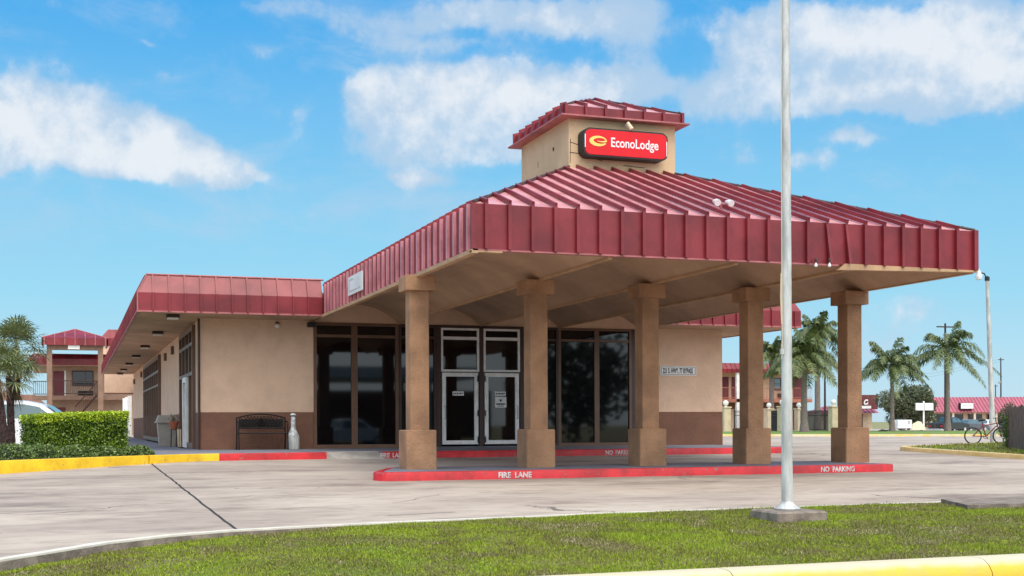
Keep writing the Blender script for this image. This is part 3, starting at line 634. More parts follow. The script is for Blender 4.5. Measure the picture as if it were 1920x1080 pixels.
# ------------------------------------------------------------------ entrance canopy
CX0, CX1, CY0, CY1, CZ0, CZ1 = 6.35, 16.55, 20.2, 33.66, 2.92, 3.685
CN = thing('entrance_canopy', (11.45,23.9,ZI), 'drive-through canopy with red hipped metal roof and square cupola on five tan columns', 'canopy')
QX0,QX1,QY0,QY1,QZ = 10.11,12.65,25.3,28.33,5.5
g = MB()
eave = [(CX0,CY0),(CX1,CY0),(CX1,CY1),(CX0,CY1)]; cup = [(QX0,QY0),(QX1,QY0),(QX1,QY1),(QX0,QY1)]
for i in range(4):
    a_, b_, c_, d_ = eave[i], eave[(i+1)%4], cup[(i+1)%4], cup[i]
    g.quad((*a_,CZ1),(*b_,CZ1),(*c_,QZ),(*d_,QZ))
deck = g.build('roof_deck', fadesheen_m, CN)
def segbar(g, a, b, w, h, side):     # standing seam lying on a slope between two points
    a, b = Vector(a), Vector(b); t = (b-a).normalized(); s = Vector(side); n = s.cross(t).normalized(); n = n if n.z > 0 else -n
    A = [a-s*w, a-s*w+n*h, a+s*w+n*h, a+s*w]; B = [p+(b-a) for p in A]
    g.add([tuple(p) for p in A+B], [(0,1,5,4),(1,2,6,5),(2,3,7,6),(3,2,1,0),(4,5,6,7)])
g = MB(); SP = .415
x = CX0+.21
while x < CX1-.05:
    if x < QX0: t = (x-CX0)/(QX0-CX0)
    elif x > QX1: t = (CX1-x)/(CX1-QX1)
    else: t = 1
    segbar(g,(x,CY0-.07,CZ1-.003),(x,CY0+(QY0-CY0)*t,CZ1+(QZ-CZ1)*t),.024,.07,(1,0,0))
    segbar(g,(x,CY1,CZ1),(x,CY1+(QY1-CY1)*t,CZ1+(QZ-CZ1)*t),.023,.055,(1,0,0)); x += SP
y = CY0+.21
while y < CY1-.05:
    t = (y-CY0)/(QY0-CY0) if y < QY0 else ((CY1-y)/(CY1-QY1) if y > QY1 else 1)
    segbar(g,(CX0-.045,y,CZ1-.003),(CX0+(QX0-CX0)*t,y,CZ1+(QZ-CZ1)*t),.023,.055,(0,1,0))
    segbar(g,(CX1,y,CZ1),(CX1+(QX1-CX1)*t,y,CZ1+(QZ-CZ1)*t),.023,.055,(0,1,0)); y += SP
g.build('standing_seams', red_m, deck)
g = MB()
for i in range(4): g.tube([(*eave[i],CZ1+.02),(*cup[i],QZ+.02)],.03,6)
g.build('hip_cap', dbrown_m, deck)
# fascia with seams; a couple of seams on the front are bent loose
g = MB(); g.box(CX0,CX1,CY0,CY0+.06,CZ0,CZ1); g.box(CX0,CX0+.06,CY0+.06,CY1,CZ0,CZ1); g.box(CX1-.06,CX1,CY0+.06,CY1,CZ0,CZ1)
fa = g.build('fascia', red_m, CN)
g = MB(); x = CX0+.21; k = 0
while x < CX1-.03:
    if k in (16,17):
        g.add([(x-.025,CY0,CZ1),(x+.025,CY0,CZ1),(x+.025,CY0-.05,CZ1),(x-.025,CY0-.05,CZ1),(x+.03,CY0-.03,CZ0+.02),(x+.09,CY0-.02,CZ0+.04),(x+.09,CY0-.10,CZ0+.04),(x+.03,CY0-.10,CZ0+.02)],[(0,1,2,3),(4,7,6,5),(0,4,5,1),(1,5,6,2),(2,6,7,3),(3,7,4,0)])
    else: g.box(x-.03,x+.03,CY0-.075,CY0,CZ0,CZ1+.012)
    x += SP; k += 1
g.box(CX0-.05,CX0+.02,CY0-.05,CY0-.001,CZ0,CZ1+.01); g.box(CX1-.02,CX1+.05,CY0-.05,CY0-.001,CZ0,CZ1+.01)
y = CY0+.21; gw = MB()
while y < CY1-.03:
    gw.box(CX0-.055,CX0,y-.03,y+.03,CZ0,CZ1+.012); g.box(CX1,CX1+.05,y-.024,y+.024,CZ0,CZ1+.012); y += SP
g.build('fascia_seams', red_m, fa); gw.build('highlight_fascia_seams', seam_m, fa)
g = MB()
g.box(CX0-.02,13.45,CY0-.03,CY0+.08,CZ0-.03,CZ0-.002); g.build('drip_edge', trimr_m, fa)
g = MB(); g.box(CX0-.045,CX0+.07,CY0-.03,CY1,CZ0-.075,CZ0-.003); g.box(CX1-.07,CX1+.03,CY0+.08,CY1,CZ0-.055,CZ0-.003)
g.box(CX0-.045,CX0+.5,CY0-.032,CY0+.1,CZ0-.055,CZ0-.031)
g.add([(13.45,CY0-.035,CZ0-.10),(13.6,CY0-.035,CZ0+.02),(CX1+.04,CY0-.035,CZ0-.003),(CX1+.04,CY0-.035,CZ0-.035),(13.45,CY0+.09,CZ0-.10),(13.6,CY0+.09,CZ0+.02),(CX1+.04,CY0+.09,CZ0-.003),(CX1+.04,CY0+.09,CZ0-.035)],[(0,1,2,3),(7,6,5,4),(0,4,5,1),(1,5,6,2),(2,6,7,3),(3,7,4,0)])
g.build('soffit_trim', tan_m, fa)
# vaulted soffit between column lines
CXS = [6.39+2.4813*i for i in range(5)]; YC = 24.05
g = MB(); nseg = 14
for i in range(4):
    xa, xb = CXS[i] if i else CX0+.06, CXS[i+1] if i < 3 else CX1-.06
    P = []
    for j in range(nseg+1):
        u = j/nseg*2-1; P.append((xa+(xb-xa)*j/nseg, CZ0-.04+.50*(1-abs(u)**2.2)))
    for (x1_,z1_),(x2_,z2_) in zip(P[:-1],P[1:]): g.quad((x1_,CY0+.06,z1_),(x2_,CY0+.06,z2_),(x2_,YW-.002,z2_),(x1_,YW-.002,z1_))
sf = g.build('vaulted_soffit', soffit_m, CN, fix=False, smooth=True)
g = MB()
for i in (1,2,3): g.box(CXS[i]-.03,CXS[i]+.03,CY0+.06,YW,CZ0-.075,CZ0-.03)
g.build('soffit_beam', tan_m, sf)
# columns
hb, hsft, hc = .305, .19, .30
for x in CXS:
    g = MB(); g.bevbox(x-hsft,x+hsft,YC-hsft,YC+hsft,-.15,2.60,.012); c = g.build('column', column_m, CN)
    g = MB(); g.bevbox(x-hb,x+hb,YC-hb,YC+hb,ZI,-.137,.018); g.build('column_base', column_m, c)
    g = MB(); g.bevbox(x-hc,x+hc,YC-hc,YC+hc,2.585,2.875,.012); g.build('capital', column_m, c)
# cupola
g = MB(); g.box(QX0,QX1,QY0,QY1,QZ-.35,6.66); cu = g.build('cupola', cupola_m, CN)
g = MB()   # torn siding joints and knocks
for a_, b_ in (((10.15,6.05),(10.42,5.98)),((10.15,5.83),(10.5,5.80)),((10.5,5.80),(10.9,5.68)),((10.14,5.6),(10.15,6.12)),((11.4,5.62),(11.9,5.60))):
    g.tube([(a_[0],QY0-.003,a_[1]),(b_[0],QY0-.003,b_[1])],.007,4)
g.lathe((QX0-.0,26.2,6.03),[(.0,0),(.03,.02),(.03,.07),(.0,.1)],6)
g.tube([(QX0-.002,27.2,5.85),(QX0-.002,27.2,5.99)],.006,4); g.build('siding_crack', dbrown_m, cu)
RX0,RX1,RY0,RY1 = QX0-.15,QX1+.13,QY0-.15,QY1+.15; ZE0,ZE1,ZA = 6.60,6.80,7.42
ax_, ay_ = (RX0+RX1)/2, (RY0+RY1)/2
g = MB(); g.box(RX0,RX1,RY0,RY1,ZE0,ZE1); cfb = g
g = MB()
ec = [(RX0,RY0),(RX1,RY0),(RX1,RY1),(RX0,RY1)]
for i in range(4): g.quad((*ec[i],ZE1+.002),(*ec[(i+1)%4],ZE1+.002),(ax_,ay_,ZA))
cr = g.build('cupola_roof', fadesheen_m, CN)
g = MB()
x = RX0+.02
while x < RX1+.02:
    t = min((x-RX0)/(ax_-RX0),(RX1-x)/(RX1-ax_)); t = max(0,min(1,t))
    g.box(x-.028,x+.028,RY0-.06,RY0,ZE0,ZE1+.03)
    if t > .05: segbar(g,(x,RY0-.05,ZE1),(x,RY0+(ay_-RY0)*t,ZE1+(ZA-ZE1)*t),.024,.06,(1,0,0)); segbar(g,(x,RY1,ZE1),(x,RY1+(ay_-RY1)*t,ZE1+(ZA-ZE1)*t),.024,.06,(1,0,0))
    x += .462
y = RY0+.1
while y < RY1:
    t = min((y-RY0)/(ay_-RY0),(RY1-y)/(RY1-ay_)); t = max(0,min(1,t))
    g.box(RX0-.06,RX0,y-.028,y+.028,ZE0,ZE1+.03); g.box(RX1,RX1+.06,y-.028,y+.028,ZE0,ZE1+.03)
    if t > .05: segbar(g,(RX0-.05,y,ZE1),(RX0+(ax_-RX0)*t,y,ZE1+(ZA-ZE1)*t),.024,.06,(0,1,0)); segbar(g,(RX1,y,ZE1),(RX1+(ax_-RX1)*t,y,ZE1+(ZA-ZE1)*t),.024,.06,(0,1,0))
    y += .44
g.build('roof_seams', red_m, cr); cfb.build('eave_band', red_m, cr)
g = MB(); g.prism([(RX0-.11,RY0-.11),(RX1+.11,RY0-.11),(RX1+.11,RY1+.11),(RX0-.11,RY1+.11)],ZE0-.035,ZE0-.004)
g.build('eave_flashing', trimr_m, cr)
g = MB()
for p in ec: g.tube([(*p,ZE1+.02),(ax_,ay_,ZA+.02)],.022,5)
g.build('hip_cap', dbrown_m, cr)

# ------------------------------------------------------------------ signs and lamps on the canopy
def rrect(x0,x1,z0,z1,r,n=5):
    out = []
    for cx,cz,a0 in ((x1-r,z0+r,270),(x1-r,z1-r,0),(x0+r,z1-r,90),(x0+r,z0+r,180)):
        for i in range(n+1): a = R(a0+90*i/n); out.append((cx+r*math.cos(a), cz+r*math.sin(a)))
    return out
SG = thing('cabinet_sign', (11.33,25.14,5.7), 'red illuminated cabinet sign with white motel name and swirl on cupola front', 'sign')
SY = 24.98; X0,X1,Z0,Z1 = 10.32,12.32,5.71,6.32
g = MB(); g.extr(rrect(X0,X1,Z0,Z1,.16),'y',SY,25.29); bd = g.build('cabinet', black_m, SG, smooth=True)
g = MB(); g.extr(rrect(X0+.035,X1-.035,Z0+.035,Z1-.035,.13),'y',SY-.012,SY+.01); g.build('sign_face', signred_m, SG)
g = MB(); g.box(X0+.025,X0+.045,SY-.02,SY-.012,Z0+.18,Z0+.46); g.box(X1-.045,X1-.025,SY-.02,SY-.012,Z0+.10,Z0+.42); g.build('retainer_clip', wpaint_m, SG)
text('EconoLodge', .285, wpaint_m, 'lettering', SG, (X0+.625,SY-.012,Z0+.225), sx=.80, bold=.004, ext=.004)
# swirl emblem: crescent ring open at lower right with an inner hook
g = MB(); cx_, cz_ = X0+.335, Z0+.325; out = []; inn = []
for i in range(37):
    q = R(-8-(-8+0)) + R(0)+ R(360*i/36*.93)   # starts at the right, runs over the top and round below
    k = i/36
    wdt = .028+.040*math.sin(math.pi*min(1,k*1.02))**1.0
    ox, oz = .205*math.cos(q), .112*math.sin(q)
    ix, iz = (.205-wdt*1.3)*math.cos(q)+.010, (.112-wdt)*math.sin(q)+.012
    out.append((cx_+ox, SY-.018, cz_+oz)); inn.append((cx_+ix, SY-.018, cz_+iz))
for i in range(36): g.quad(out[i],out[i+1],inn[i+1],inn[i])
g.tube([(cx_+.19,SY-.016,cz_+.0),(cx_+.11,SY-.016,cz_-.018),(cx_+.02,SY-.016,cz_-.012),(cx_-.03,SY-.016,cz_+.004)],[.022,.018,.012,.004],6)
g.build('swirl_emblem', signyel_m, SG, fix=False)

fl = thing('flood_light', (11.38,25.29,6.5), 'small white flood light above the red sign on the cupola', 'light')
g = MB(); g.tube([(11.38,25.28,6.50),(11.36,25.05,6.44),(11.36,25.0,6.40)],.018,6); g.build('arm', steel_m, fl)
g = MB(); g.tube([(11.36,25.0,6.49),(11.44,24.95,6.34)],[.035,.05],8); g.build('lamp_head', cream_m, fl)
fl = thing('twin_flood_light', (11.42,21.0,3.97), 'pair of white round flood lights standing on the red canopy roof', 'light')
g = MB(); g.tube([(11.45,21.0,3.95),(11.45,21.0,4.09)],.022,6); g.tube([(11.31,21.0,4.09),(11.60,21.0,4.06)],.018,6); g.build('bracket', trimr_m, fl)
for dx in (-.12,.14):
    g = MB(); g.tube([(11.45+dx,21.06,4.13),(11.45+dx*1.05,20.95,4.10),(11.45+dx*1.1,20.88,4.07)],[.03,.058,.066],10); g.build('lamp_head', wpaint_m, fl, smooth=True)
for k, (lb, x, y, z) in enumerate((('tiny bulb fixture hanging from front fascia just right of the flagpole',12.93,20.12,2.93),('tiny bulb fixture on front fascia next to the pale soffit patch',13.22,20.12,2.94))):
    t_ = thing('bulb_fixture', (x,y,z), lb, 'light', 'bulb fixtures on the canopy fascia')
    g = MB(); g.lathe((x,y,z-.09),[(.0,0),(.03,.015),(.033,.04),(.015,.07),(.015,.09)],8); g.build('bulb', globe_m, t_)
    g = MB(); g.lathe((x,y,z),[(.024,0),(.026,.05),(.02,.08)],8); g.build('socket', dbrown_m, t_)
ws = thing('banner_sign', (6.26,29.2,3.05), 'small white sign board on the left fascia of the canopy', 'sign')
g = MB(); g.box(6.255,6.285,28.45,30.0,3.06,3.50); g.build('board', wpaint_m, ws)
g = MB(); g.box(6.249,6.254,28.62,29.85,3.13,3.16); g.box(6.249,6.254,29.4,29.85,3.40,3.43); g.box(6.249,6.254,28.72,28.78,3.16,3.40); g.box(6.249,6.254,28.9,28.95,3.2,3.42); g.box(6.249,6.254,29.82,29.85,3.16,3.40); g.build('print', steel_m, ws)
ad = thing('address_sign', (17.84,35.5,1.45), 'white street address board on the tan wall right of the lobby windows', 'sign')
g = MB(); g.box(17.22,18.46,YW-.03,YW-.001,1.45,1.745); g.build('board', wpaint_m, ad)
g = MB()
for b_ in ((17.25,18.43,1.475,1.487),(17.25,18.43,1.708,1.72),(17.25,17.262,1.487,1.708),(18.418,18.43,1.487,1.708)): g.box(b_[0],b_[1],YW-.034,YW-.031,b_[2],b_[3])
g.build('border', dark_m, ad)
text('221 S. HWY. 77 BYPASS', .225, dark_m, 'lettering', ad, (17.30,YW-.032,1.52), sx=.455, bold=.006)
cm = thing('security_camera', (6.33,35.4,2.75), 'black security camera at wall corner left of the lobby windows', 'camera')
g = MB(); g.box(6.33,6.40,35.42,35.53,2.78,2.86); g.build('mount', black_m, cm); g = MB(); g.bevbox(6.20,6.42,35.14,35.40,2.70,2.84,.02); g.build('camera_body', black_m, cm)
wl = thing('wall_light', (5.39,35.5,2.7), 'small white round lamp on the tan wall above the iron bench', 'light')
g = MB(); g.lathe((5.39,35.45,2.66),[(.0,0),(.06,.02),(.08,.07),(.05,.12),(.0,.13)],12); g.build('lamp_glass', globe_m, wl, smooth=True)
g = MB(); g.box(5.34,5.44,35.46,35.525,2.78,2.84); g.build('mount', brown_m, wl)

# ------------------------------------------------------------------ things along the lobby wall
BY = 34.9
bn = thing('garden_bench', (4.88,BY,WALK), 'dark cast iron garden bench with lattice back against the brown wall band', 'bench')
g = MB(); n = 14; back = []
def arch(u): return .16+.10*(1-(2*u-1)**2)
for i in range(n): 
    u0,u1 = i/n,(i+1)/n
    g.tube([(4.25+1.26*u0,BY+.22,arch(u0)),(4.25+1.26*u1,BY+.22,arch(u1))],.022,6)
g.tube([(4.25,BY+.17,-.13),(5.51,BY+.17,-.13)],.02,6)
for i in range(14):
    for sgn in (1,-1):
        x0 = 4.25+i*.09; a_ = (x0,-.12); b_ = (x0+sgn*.30,.20)
        if b_[0] < 4.26 or b_[0] > 5.5: 
            k = ((4.26 if sgn < 0 else 5.5)-x0)/(sgn*.30); b_ = (x0+sgn*.30*k, -.12+.32*k)
        zt = arch((b_[0]-4.25)/1.26); b_ = (b_[0], min(b_[1],zt))
        g.tube([(a_[0],BY+.17,a_[1]),(b_[0],BY+.21,b_[1])],.011,4)
g.lathe((4.88,BY+.16,-.09),[(0,0),(.001,0),(.002,.0)],6)
q = [(4.88+.09*math.cos(R(t*30)),BY+.165,.04+.09*math.sin(R(t*30))) for t in range(13)]; g.tube(q,.014,5)
g.tube([(4.82,BY+.16,.0),(4.88,BY+.16,.08),(4.94,BY+.16,.0),(4.82,BY+.16,.0)],.012,4)
g.box(4.27,5.49,BY+.195,BY+.205,-.11,.12)
g.build('backrest', iron_m, bn)
g = MB()
for i in range(7): g.box(4.22,5.54,BY-.24+i*.065,BY-.195+i*.065,-.27,-.245)
g.tube([(4.22,BY-.25,-.26),(5.54,BY-.25,-.26)],.02,6); g.build('seat', iron_m, bn)
for x in (4.22,5.54):
    for y0,y1 in ((BY-.24,BY-.28),(BY+.18,BY+.26)):
        g = MB(); g.tube([(x,y0,-.25),(x,(y0+y1)/2-.01,-.45),(x,y1,WALK)],[.024,.018,.024],6); g.build('leg', iron_m, bn)
    g = MB(); g.tube([(x,BY+.21,.05),(x,BY+.05,.06),(x,BY-.15,.05),(x,BY-.25,-.02),(x,BY-.24,-.25)],.018,6); g.tube([(x,BY+.20,-.25),(x,BY+.23,.17)],.022,6); g.build('armrest', iron_m, bn)
ash = thing('smokers_post', (5.73,34.9,WALK), 'grey white bottle-shaped cigarette receptacle between bench and lobby window', 'ashtray')
c = (5.73,34.9,WALK)
g = MB(); g.lathe(c,[(.165,0),(.172,.03),(.172,.30),(.165,.335)],24); g.build('base', steel_m, ash, smooth=True)
ashm = M('scuffed_white', (.66,.67,.68), .5, .35, 14, fine=.6)
g = MB(); g.lathe(c,[(.172,.335),(.16,.37),(.10,.50),(.066,.58),(.062,.86),(.064,.90)],24); g.build('neck', ashm, ash, smooth=True)
g = MB(); g.lathe(c,[(.05,.90),(.05,.94)],14); g.build('opening', dark_m, ash); g = MB(); g.lathe(c,[(.088,.94),(.08,.96),(.05,.985),(.0,1.0)],18); g.build('cap', ashm, ash, smooth=True)
tb = thing('trash_bin', (2.85,42.4,WALK), 'beige plastic trash bin with hooded lid beside the side entrance', 'trash bin')
g = MB(); g.add([(2.62,42.2,WALK),(3.1,42.2,WALK),(3.1,42.7,WALK),(2.62,42.7,WALK),(2.56,42.14,.06),(3.16,42.14,.06),(3.16,42.76,.06),(2.56,42.76,.06)],[(0,3,2,1),(4,5,6,7),(0,1,5,4),(1,2,6,5),(2,3,7,6),(3,0,4,7)]); g.build('body', plast_m, tb)
g = MB(); g.add([(2.52,42.1,.06),(3.2,42.1,.06),(3.2,42.8,.06),(2.52,42.8,.06),(2.60,42.18,.28),(3.12,42.18,.28),(3.12,42.72,.28),(2.60,42.72,.28)],[(0,3,2,1),(4,5,6,7),(0,1,5,4),(1,2,6,5),(2,3,7,6),(3,0,4,7)]); 
g.box(2.50,3.22,42.08,42.82,.03,.06); g.build('lid', plast_m, tb)
ps = thing('plant_stand', (2.93,40.3,WALK), 'small dark stand holding the terracotta pot by the side entrance', 'stand')
g = MB()
for dx,dy in ((-.09,-.09),(.09,-.09),(.09,.09),(-.09,.09)): g.tube([(2.93+dx,40.3+dy,WALK),(2.93+dx*.8,40.3+dy*.8,-.18)],.012,6)
g.lathe((2.93,40.3,-.19),[(.12,0),(.12,.02)],12); g.build('frame', black_m, ps)
g = MB(); g.box(3.02,3.08,40.22,40.28,WALK,-.17); g.box(3.10,3.14,40.22,40.28,WALK,-.17); g.build('pale_slats', cream_m, ps)
pt_ = thing('potted_plant', (2.93,40.3,-.165), 'terracotta pot with small dry plant on the stand', 'plant pot')
g = MB(); g.lathe((2.93,40.3,-.165),[(.09,0),(.14,.20),(.15,.20),(.15,.235),(.12,.235)],16); g.build('pot', clay_m, pt_, smooth=True)
P = rng.normal(size=(90,3))*np.array([.07,.07,.06])+np.array([2.93,40.3,.13]); V,F = leaves(P,.035); npmesh('foliage', V, F, dead_m, pt_)

# ------------------------------------------------------------------ hedge and shrubs
HEDGE = (Vector((-.80,32.2)), Vector((1.27,32.75)))
hd = thing('hedge', (.3,32.2,WALK), 'clipped rectangular green hedge with bright new growth on top', 'hedge')
h0, h1 = HEDGE; ht = (h1-h0).normalized(); hn = Vector((-ht.y,ht.x)); HL = (h1-h0).length; HD = 1.7
def hp(s, d, z): q = h0+ht*s+hn*d; return (q.x,q.y,z)
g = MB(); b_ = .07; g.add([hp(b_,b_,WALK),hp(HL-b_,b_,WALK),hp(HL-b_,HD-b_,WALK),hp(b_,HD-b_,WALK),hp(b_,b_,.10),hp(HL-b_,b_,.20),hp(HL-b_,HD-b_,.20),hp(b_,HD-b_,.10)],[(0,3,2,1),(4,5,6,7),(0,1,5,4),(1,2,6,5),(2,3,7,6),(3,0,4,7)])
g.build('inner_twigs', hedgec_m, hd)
n = 19000; s_ = rng.uniform(0,HL,n); d_ = rng.uniform(0,HD,n); z_ = rng.uniform(WALK+.02,1,n)*0+WALK+.02+rng.random(n)*(.86+.1*s_/HL); side = rng.choice(4,n,p=[.48,.16,.08,.28])
lump = .05*np.sin(s_*6)*np.sin(z_*9+1)+.045*rng.normal(size=n)
d_ = np.where(side==0, .03+lump, d_); s_ = np.where(side==1, .03+lump, np.where(side==2, HL-.03-lump, s_))
top = .15+.10*s_/HL+.015*np.sin(s_*2.2)+.02*np.sin(d_*4+s_*5)+.022*rng.normal(size=n); z_ = np.where(side==3, top, z_)
P = np.array([hp(a,b,0)[:2] for a,b in zip(s_,d_)]); P = np.column_stack([P,z_])
V,F = leaves(P,.030,asp=.6); npmesh('foliage', V, F, hedge_m, hd)
n = 9000; s_ = rng.uniform(-.02,HL+.02,n); fr = rng.random(n) < .45; lf = rng.random(n) < .12; d_ = np.where(fr, rng.normal(0,.03,n), rng.uniform(-.02,HD,n)); s_ = np.where(lf, rng.normal(0,.03,n), s_)
P = np.array([hp(a,b,0)[:2] for a,b in zip(s_,d_)]); P = np.column_stack([P,.19+.11*s_/HL+.015*np.sin(s_*2.2)+.02*rng.normal(size=n)-np.where(fr|lf, rng.random(n)**2*.17, 0)])
V,F = leaves(P,.030,asp=.6); npmesh('new_growth', V, F, M('new_leaf', (.30,.46,.015), .45, .1, 2, col2=(.52,.60,.04), island=.8), hd)
def shrub(c, rx, ry, rz, n, label, sz=.032, m=None, name='low_shrub', group=None):
    t_ = thing(name, (c[0],c[1],WALK), label, 'shrub', group)
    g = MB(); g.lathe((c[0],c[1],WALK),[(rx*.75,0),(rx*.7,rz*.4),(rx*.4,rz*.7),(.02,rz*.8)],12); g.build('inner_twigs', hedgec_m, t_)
    q = rng.normal(size=(n,3)); q /= np.linalg.norm(q,axis=1)[:,None]; q[:,2] = np.abs(q[:,2]); q *= rng.uniform(.75,1.12,n)[:,None]
    V,F = leaves(q*np.array([rx,ry,rz])+np.array([c[0],c[1],WALK]), sz); npmesh('foliage', V, F, m or shrub_m, t_)
SH = 'low shrubs along the yellow kerb'
for i, (x,y,rx,rz,lb) in enumerate(((-2.6,27.3,.5,.30,'low dark shrub at the left picture edge below the leaning palm trunk'),(-1.95,27.7,.5,.28,'low dark shrub right in front of the near palm trunk'),(-1.25,28.3,.48,.30,'low green shrub between the near palm trunk and the hedge'),(-.6,28.95,.45,.27,'low green shrub below the left corner of the hedge'),(.05,29.6,.42,.24,'low green shrub in front of the hedge middle'),(.65,30.1,.4,.2,'low green shrub in front of the hedge right half'),(1.38,30.35,.36,.2,'last low shrub at the kerb joint right of the hedge'))):
    shrub((x,y),rx,rx*.8,rz,1500,lb,group=SH)

# ------------------------------------------------------------------ palms and trees
def frond(base, az_, up, Ln, droop, m_w=.05, leaf=.42, n=26, seed=None):
    """feather frond: arching rachis and drooping leaflets; returns verts, faces"""
    V = []; F = []
    d = np.array([math.cos(az_), math.sin(az_)]); side = np.array([-d[1], d[0], 0])
    prev = None; pts = []
    for i in range(n+1):
        t = i/n; r_ = Ln*(t*math.cos(up)*(1-.12*t)); z = Ln*(t*math.sin(up)-droop*t*t)
        pts.append(np.array([base[0]+d[0]*r_, base[1]+d[1]*r_, base[2]+z]))
    for i in range(1,n+1):
        p, q = pts[i-1], pts[i]; k = len(V); w = .02*(1-i/n)+.006
        V += [p-side*w, p+side*w, q+side*w, q-side*w]; F.append((k,k+1,k+2,k+3))
        if i < 4: continue
        ll = leaf*math.sin(math.pi*min(1,.12+.88*i/n)*.93)**.6; tg = (q-p)/np.linalg.norm(q-p)
        for sgn in (1,-1):
            for rep in (0,.5):
                o = p+(q-p)*rep; out = side*sgn*rng.uniform(.55,.95)+tg*.55+np.array([0,0,rng.uniform(-.75,.25)]); out /= np.linalg.norm(out)
                mid = o+out*ll*.55; tip = mid+(out+np.array([0,0,-1.0]))*ll*.38; wv = tg*m_w*rng.uniform(.5,1)
                k = len(V); V += [o-wv*.5,o+wv*.5,mid+wv*.5,mid-wv*.5,tip]; F += [(k,k+1,k+2,k+3),(k+3,k+2,k+4,k+4)]
    return V, F
def fix_f(F): return [f if len(set(f)) == len(f) else None for f in F]
def palm(name, px, D, h, r, label, zg=-.80, crown=1.0, lean=0, nf=22, leafm=None, group=None, seedv=1, Ln=3.0, leaf=.5):
    x, y = far(px,D); t_ = thing(name, (x,y,zg), label, 'palm tree', group)
    random.seed(seedv)
    g = MB(); path = [(x+lean*k/12, y, zg+h*k/12) for k in range(13)]; rs = [r*(1.55-.55*min(1,k/2.2))*(1-.02*k)+(.012 if k%2 else 0) for k in range(13)]
    rs[-1] *= .7; g.tube(path, rs, 12); g.build('trunk', bark_m, t_, smooth=True)
    V = []; tri = []; quad = []
    top = (x+lean, y, zg+h)
    for i in range(nf):
        a_ = i*2.39996+random.uniform(-.2,.2); k = i/nf; up = R(74-88*k+random.uniform(-8,8)); dr = .30+.42*(1-abs(2*k-.9))+random.uniform(0,.15)
        v, f = frond(top, a_, up, Ln*random.uniform(.8,1.1), dr, leaf=leaf*random.uniform(.8,1.15), m_w=.095)
        b = len(V); V += v
        for q in f:
            q = [j+b for j in q]
            if len(set(q)) == 4: quad.append(tuple(q))
            else: tri.append(tuple(dict.fromkeys(q)))
    me_o = MB(); me_o.v = [tuple(p) for p in V]; me_o.f = quad+tri
    me_o.build('crown', leafm or palm_m, t_, fix=False)
    g = MB(); g.tube([(top[0],top[1],top[2]-.9),(top[0],top[1],top[2]-.3),(top[0],top[1],top[2]+.25)],[r*1.0,r*1.35,r*.6],10); g.build('crownshaft', MATS['palm_leaf'] if False else bark_m, t_, smooth=True)
    return t_
FP = 'palms beyond the parking lot'
palm('queen_palm', 1776, 100, 6.3, .19, 'tallest feather palm on the far lawn in front of the red shop roof', Ln=4.3, nf=24, seedv=3, group=FP, leaf=.75)
palm('queen_palm', 1672, 100, 5.2, .17, 'feather palm on the far lawn between the tan column and the tallest palm', Ln=3.9, nf=30, seedv=5, group=FP, leaf=.75)
palm('queen_palm', 1507, 97, 5.7, .25, 'stout feather palm just right of the flagpole before the iron fence', Ln=4.0, nf=38, seedv=8, group=FP, leaf=.85)
palm('queen_palm', 1532, 112, 8.7, .26, 'taller feather palm behind the stout palm near the flagpole', Ln=3.4, nf=32, seedv=11, group=FP, leaf=.7)
palm('queen_palm', 1446, 118, 7.0, .24, 'feather palm seen between fourth column and flagpole', Ln=3.2, nf=30, seedv=13, group=FP, leaf=.7)

def fan(base, az_, up, pet, rad, n=16, droop=.35):
    V = []; F = []
    d = np.array([math.cos(az_)*math.cos(up), math.sin(az_)*math.cos(up), math.sin(up)]); side = np.array([-math.sin(az_), math.cos(az_), 0]); nm = np.cross(d, side)
    b = np.array(base); hub = b+d*pet+np.array([0,0,-.04*pet])
    w = .012; V += [b-side*w,b+side*w,hub+side*w*.7,hub-side*w*.7]; F.append((0,1,2,3))
    for i in range(n):
        q = (i/(n-1)-.5)*R(235); out = d*math.cos(q)+side*math.sin(q)+nm*rng.uniform(-.12,.12); ll = rad*(.75+.25*math.cos(q*.7))*rng.uniform(.88,1.08)
        pw = np.cross(out, nm); pw /= np.linalg.norm(pw)+1e-9; ww = rad*.034
        mid = hub+out*ll*.6+np.array([0,0,-droop*.15*ll]); tip = hub+out*ll*.97+np.array([0,0,-droop*ll*.75])
        k = len(V); V += [hub-pw*ww*.3,hub+pw*ww*.3,mid+pw*ww,mid-pw*ww,tip]; F += [(k,k+1,k+2,k+3),(k+3,k+2,k+4)]
    return V, F
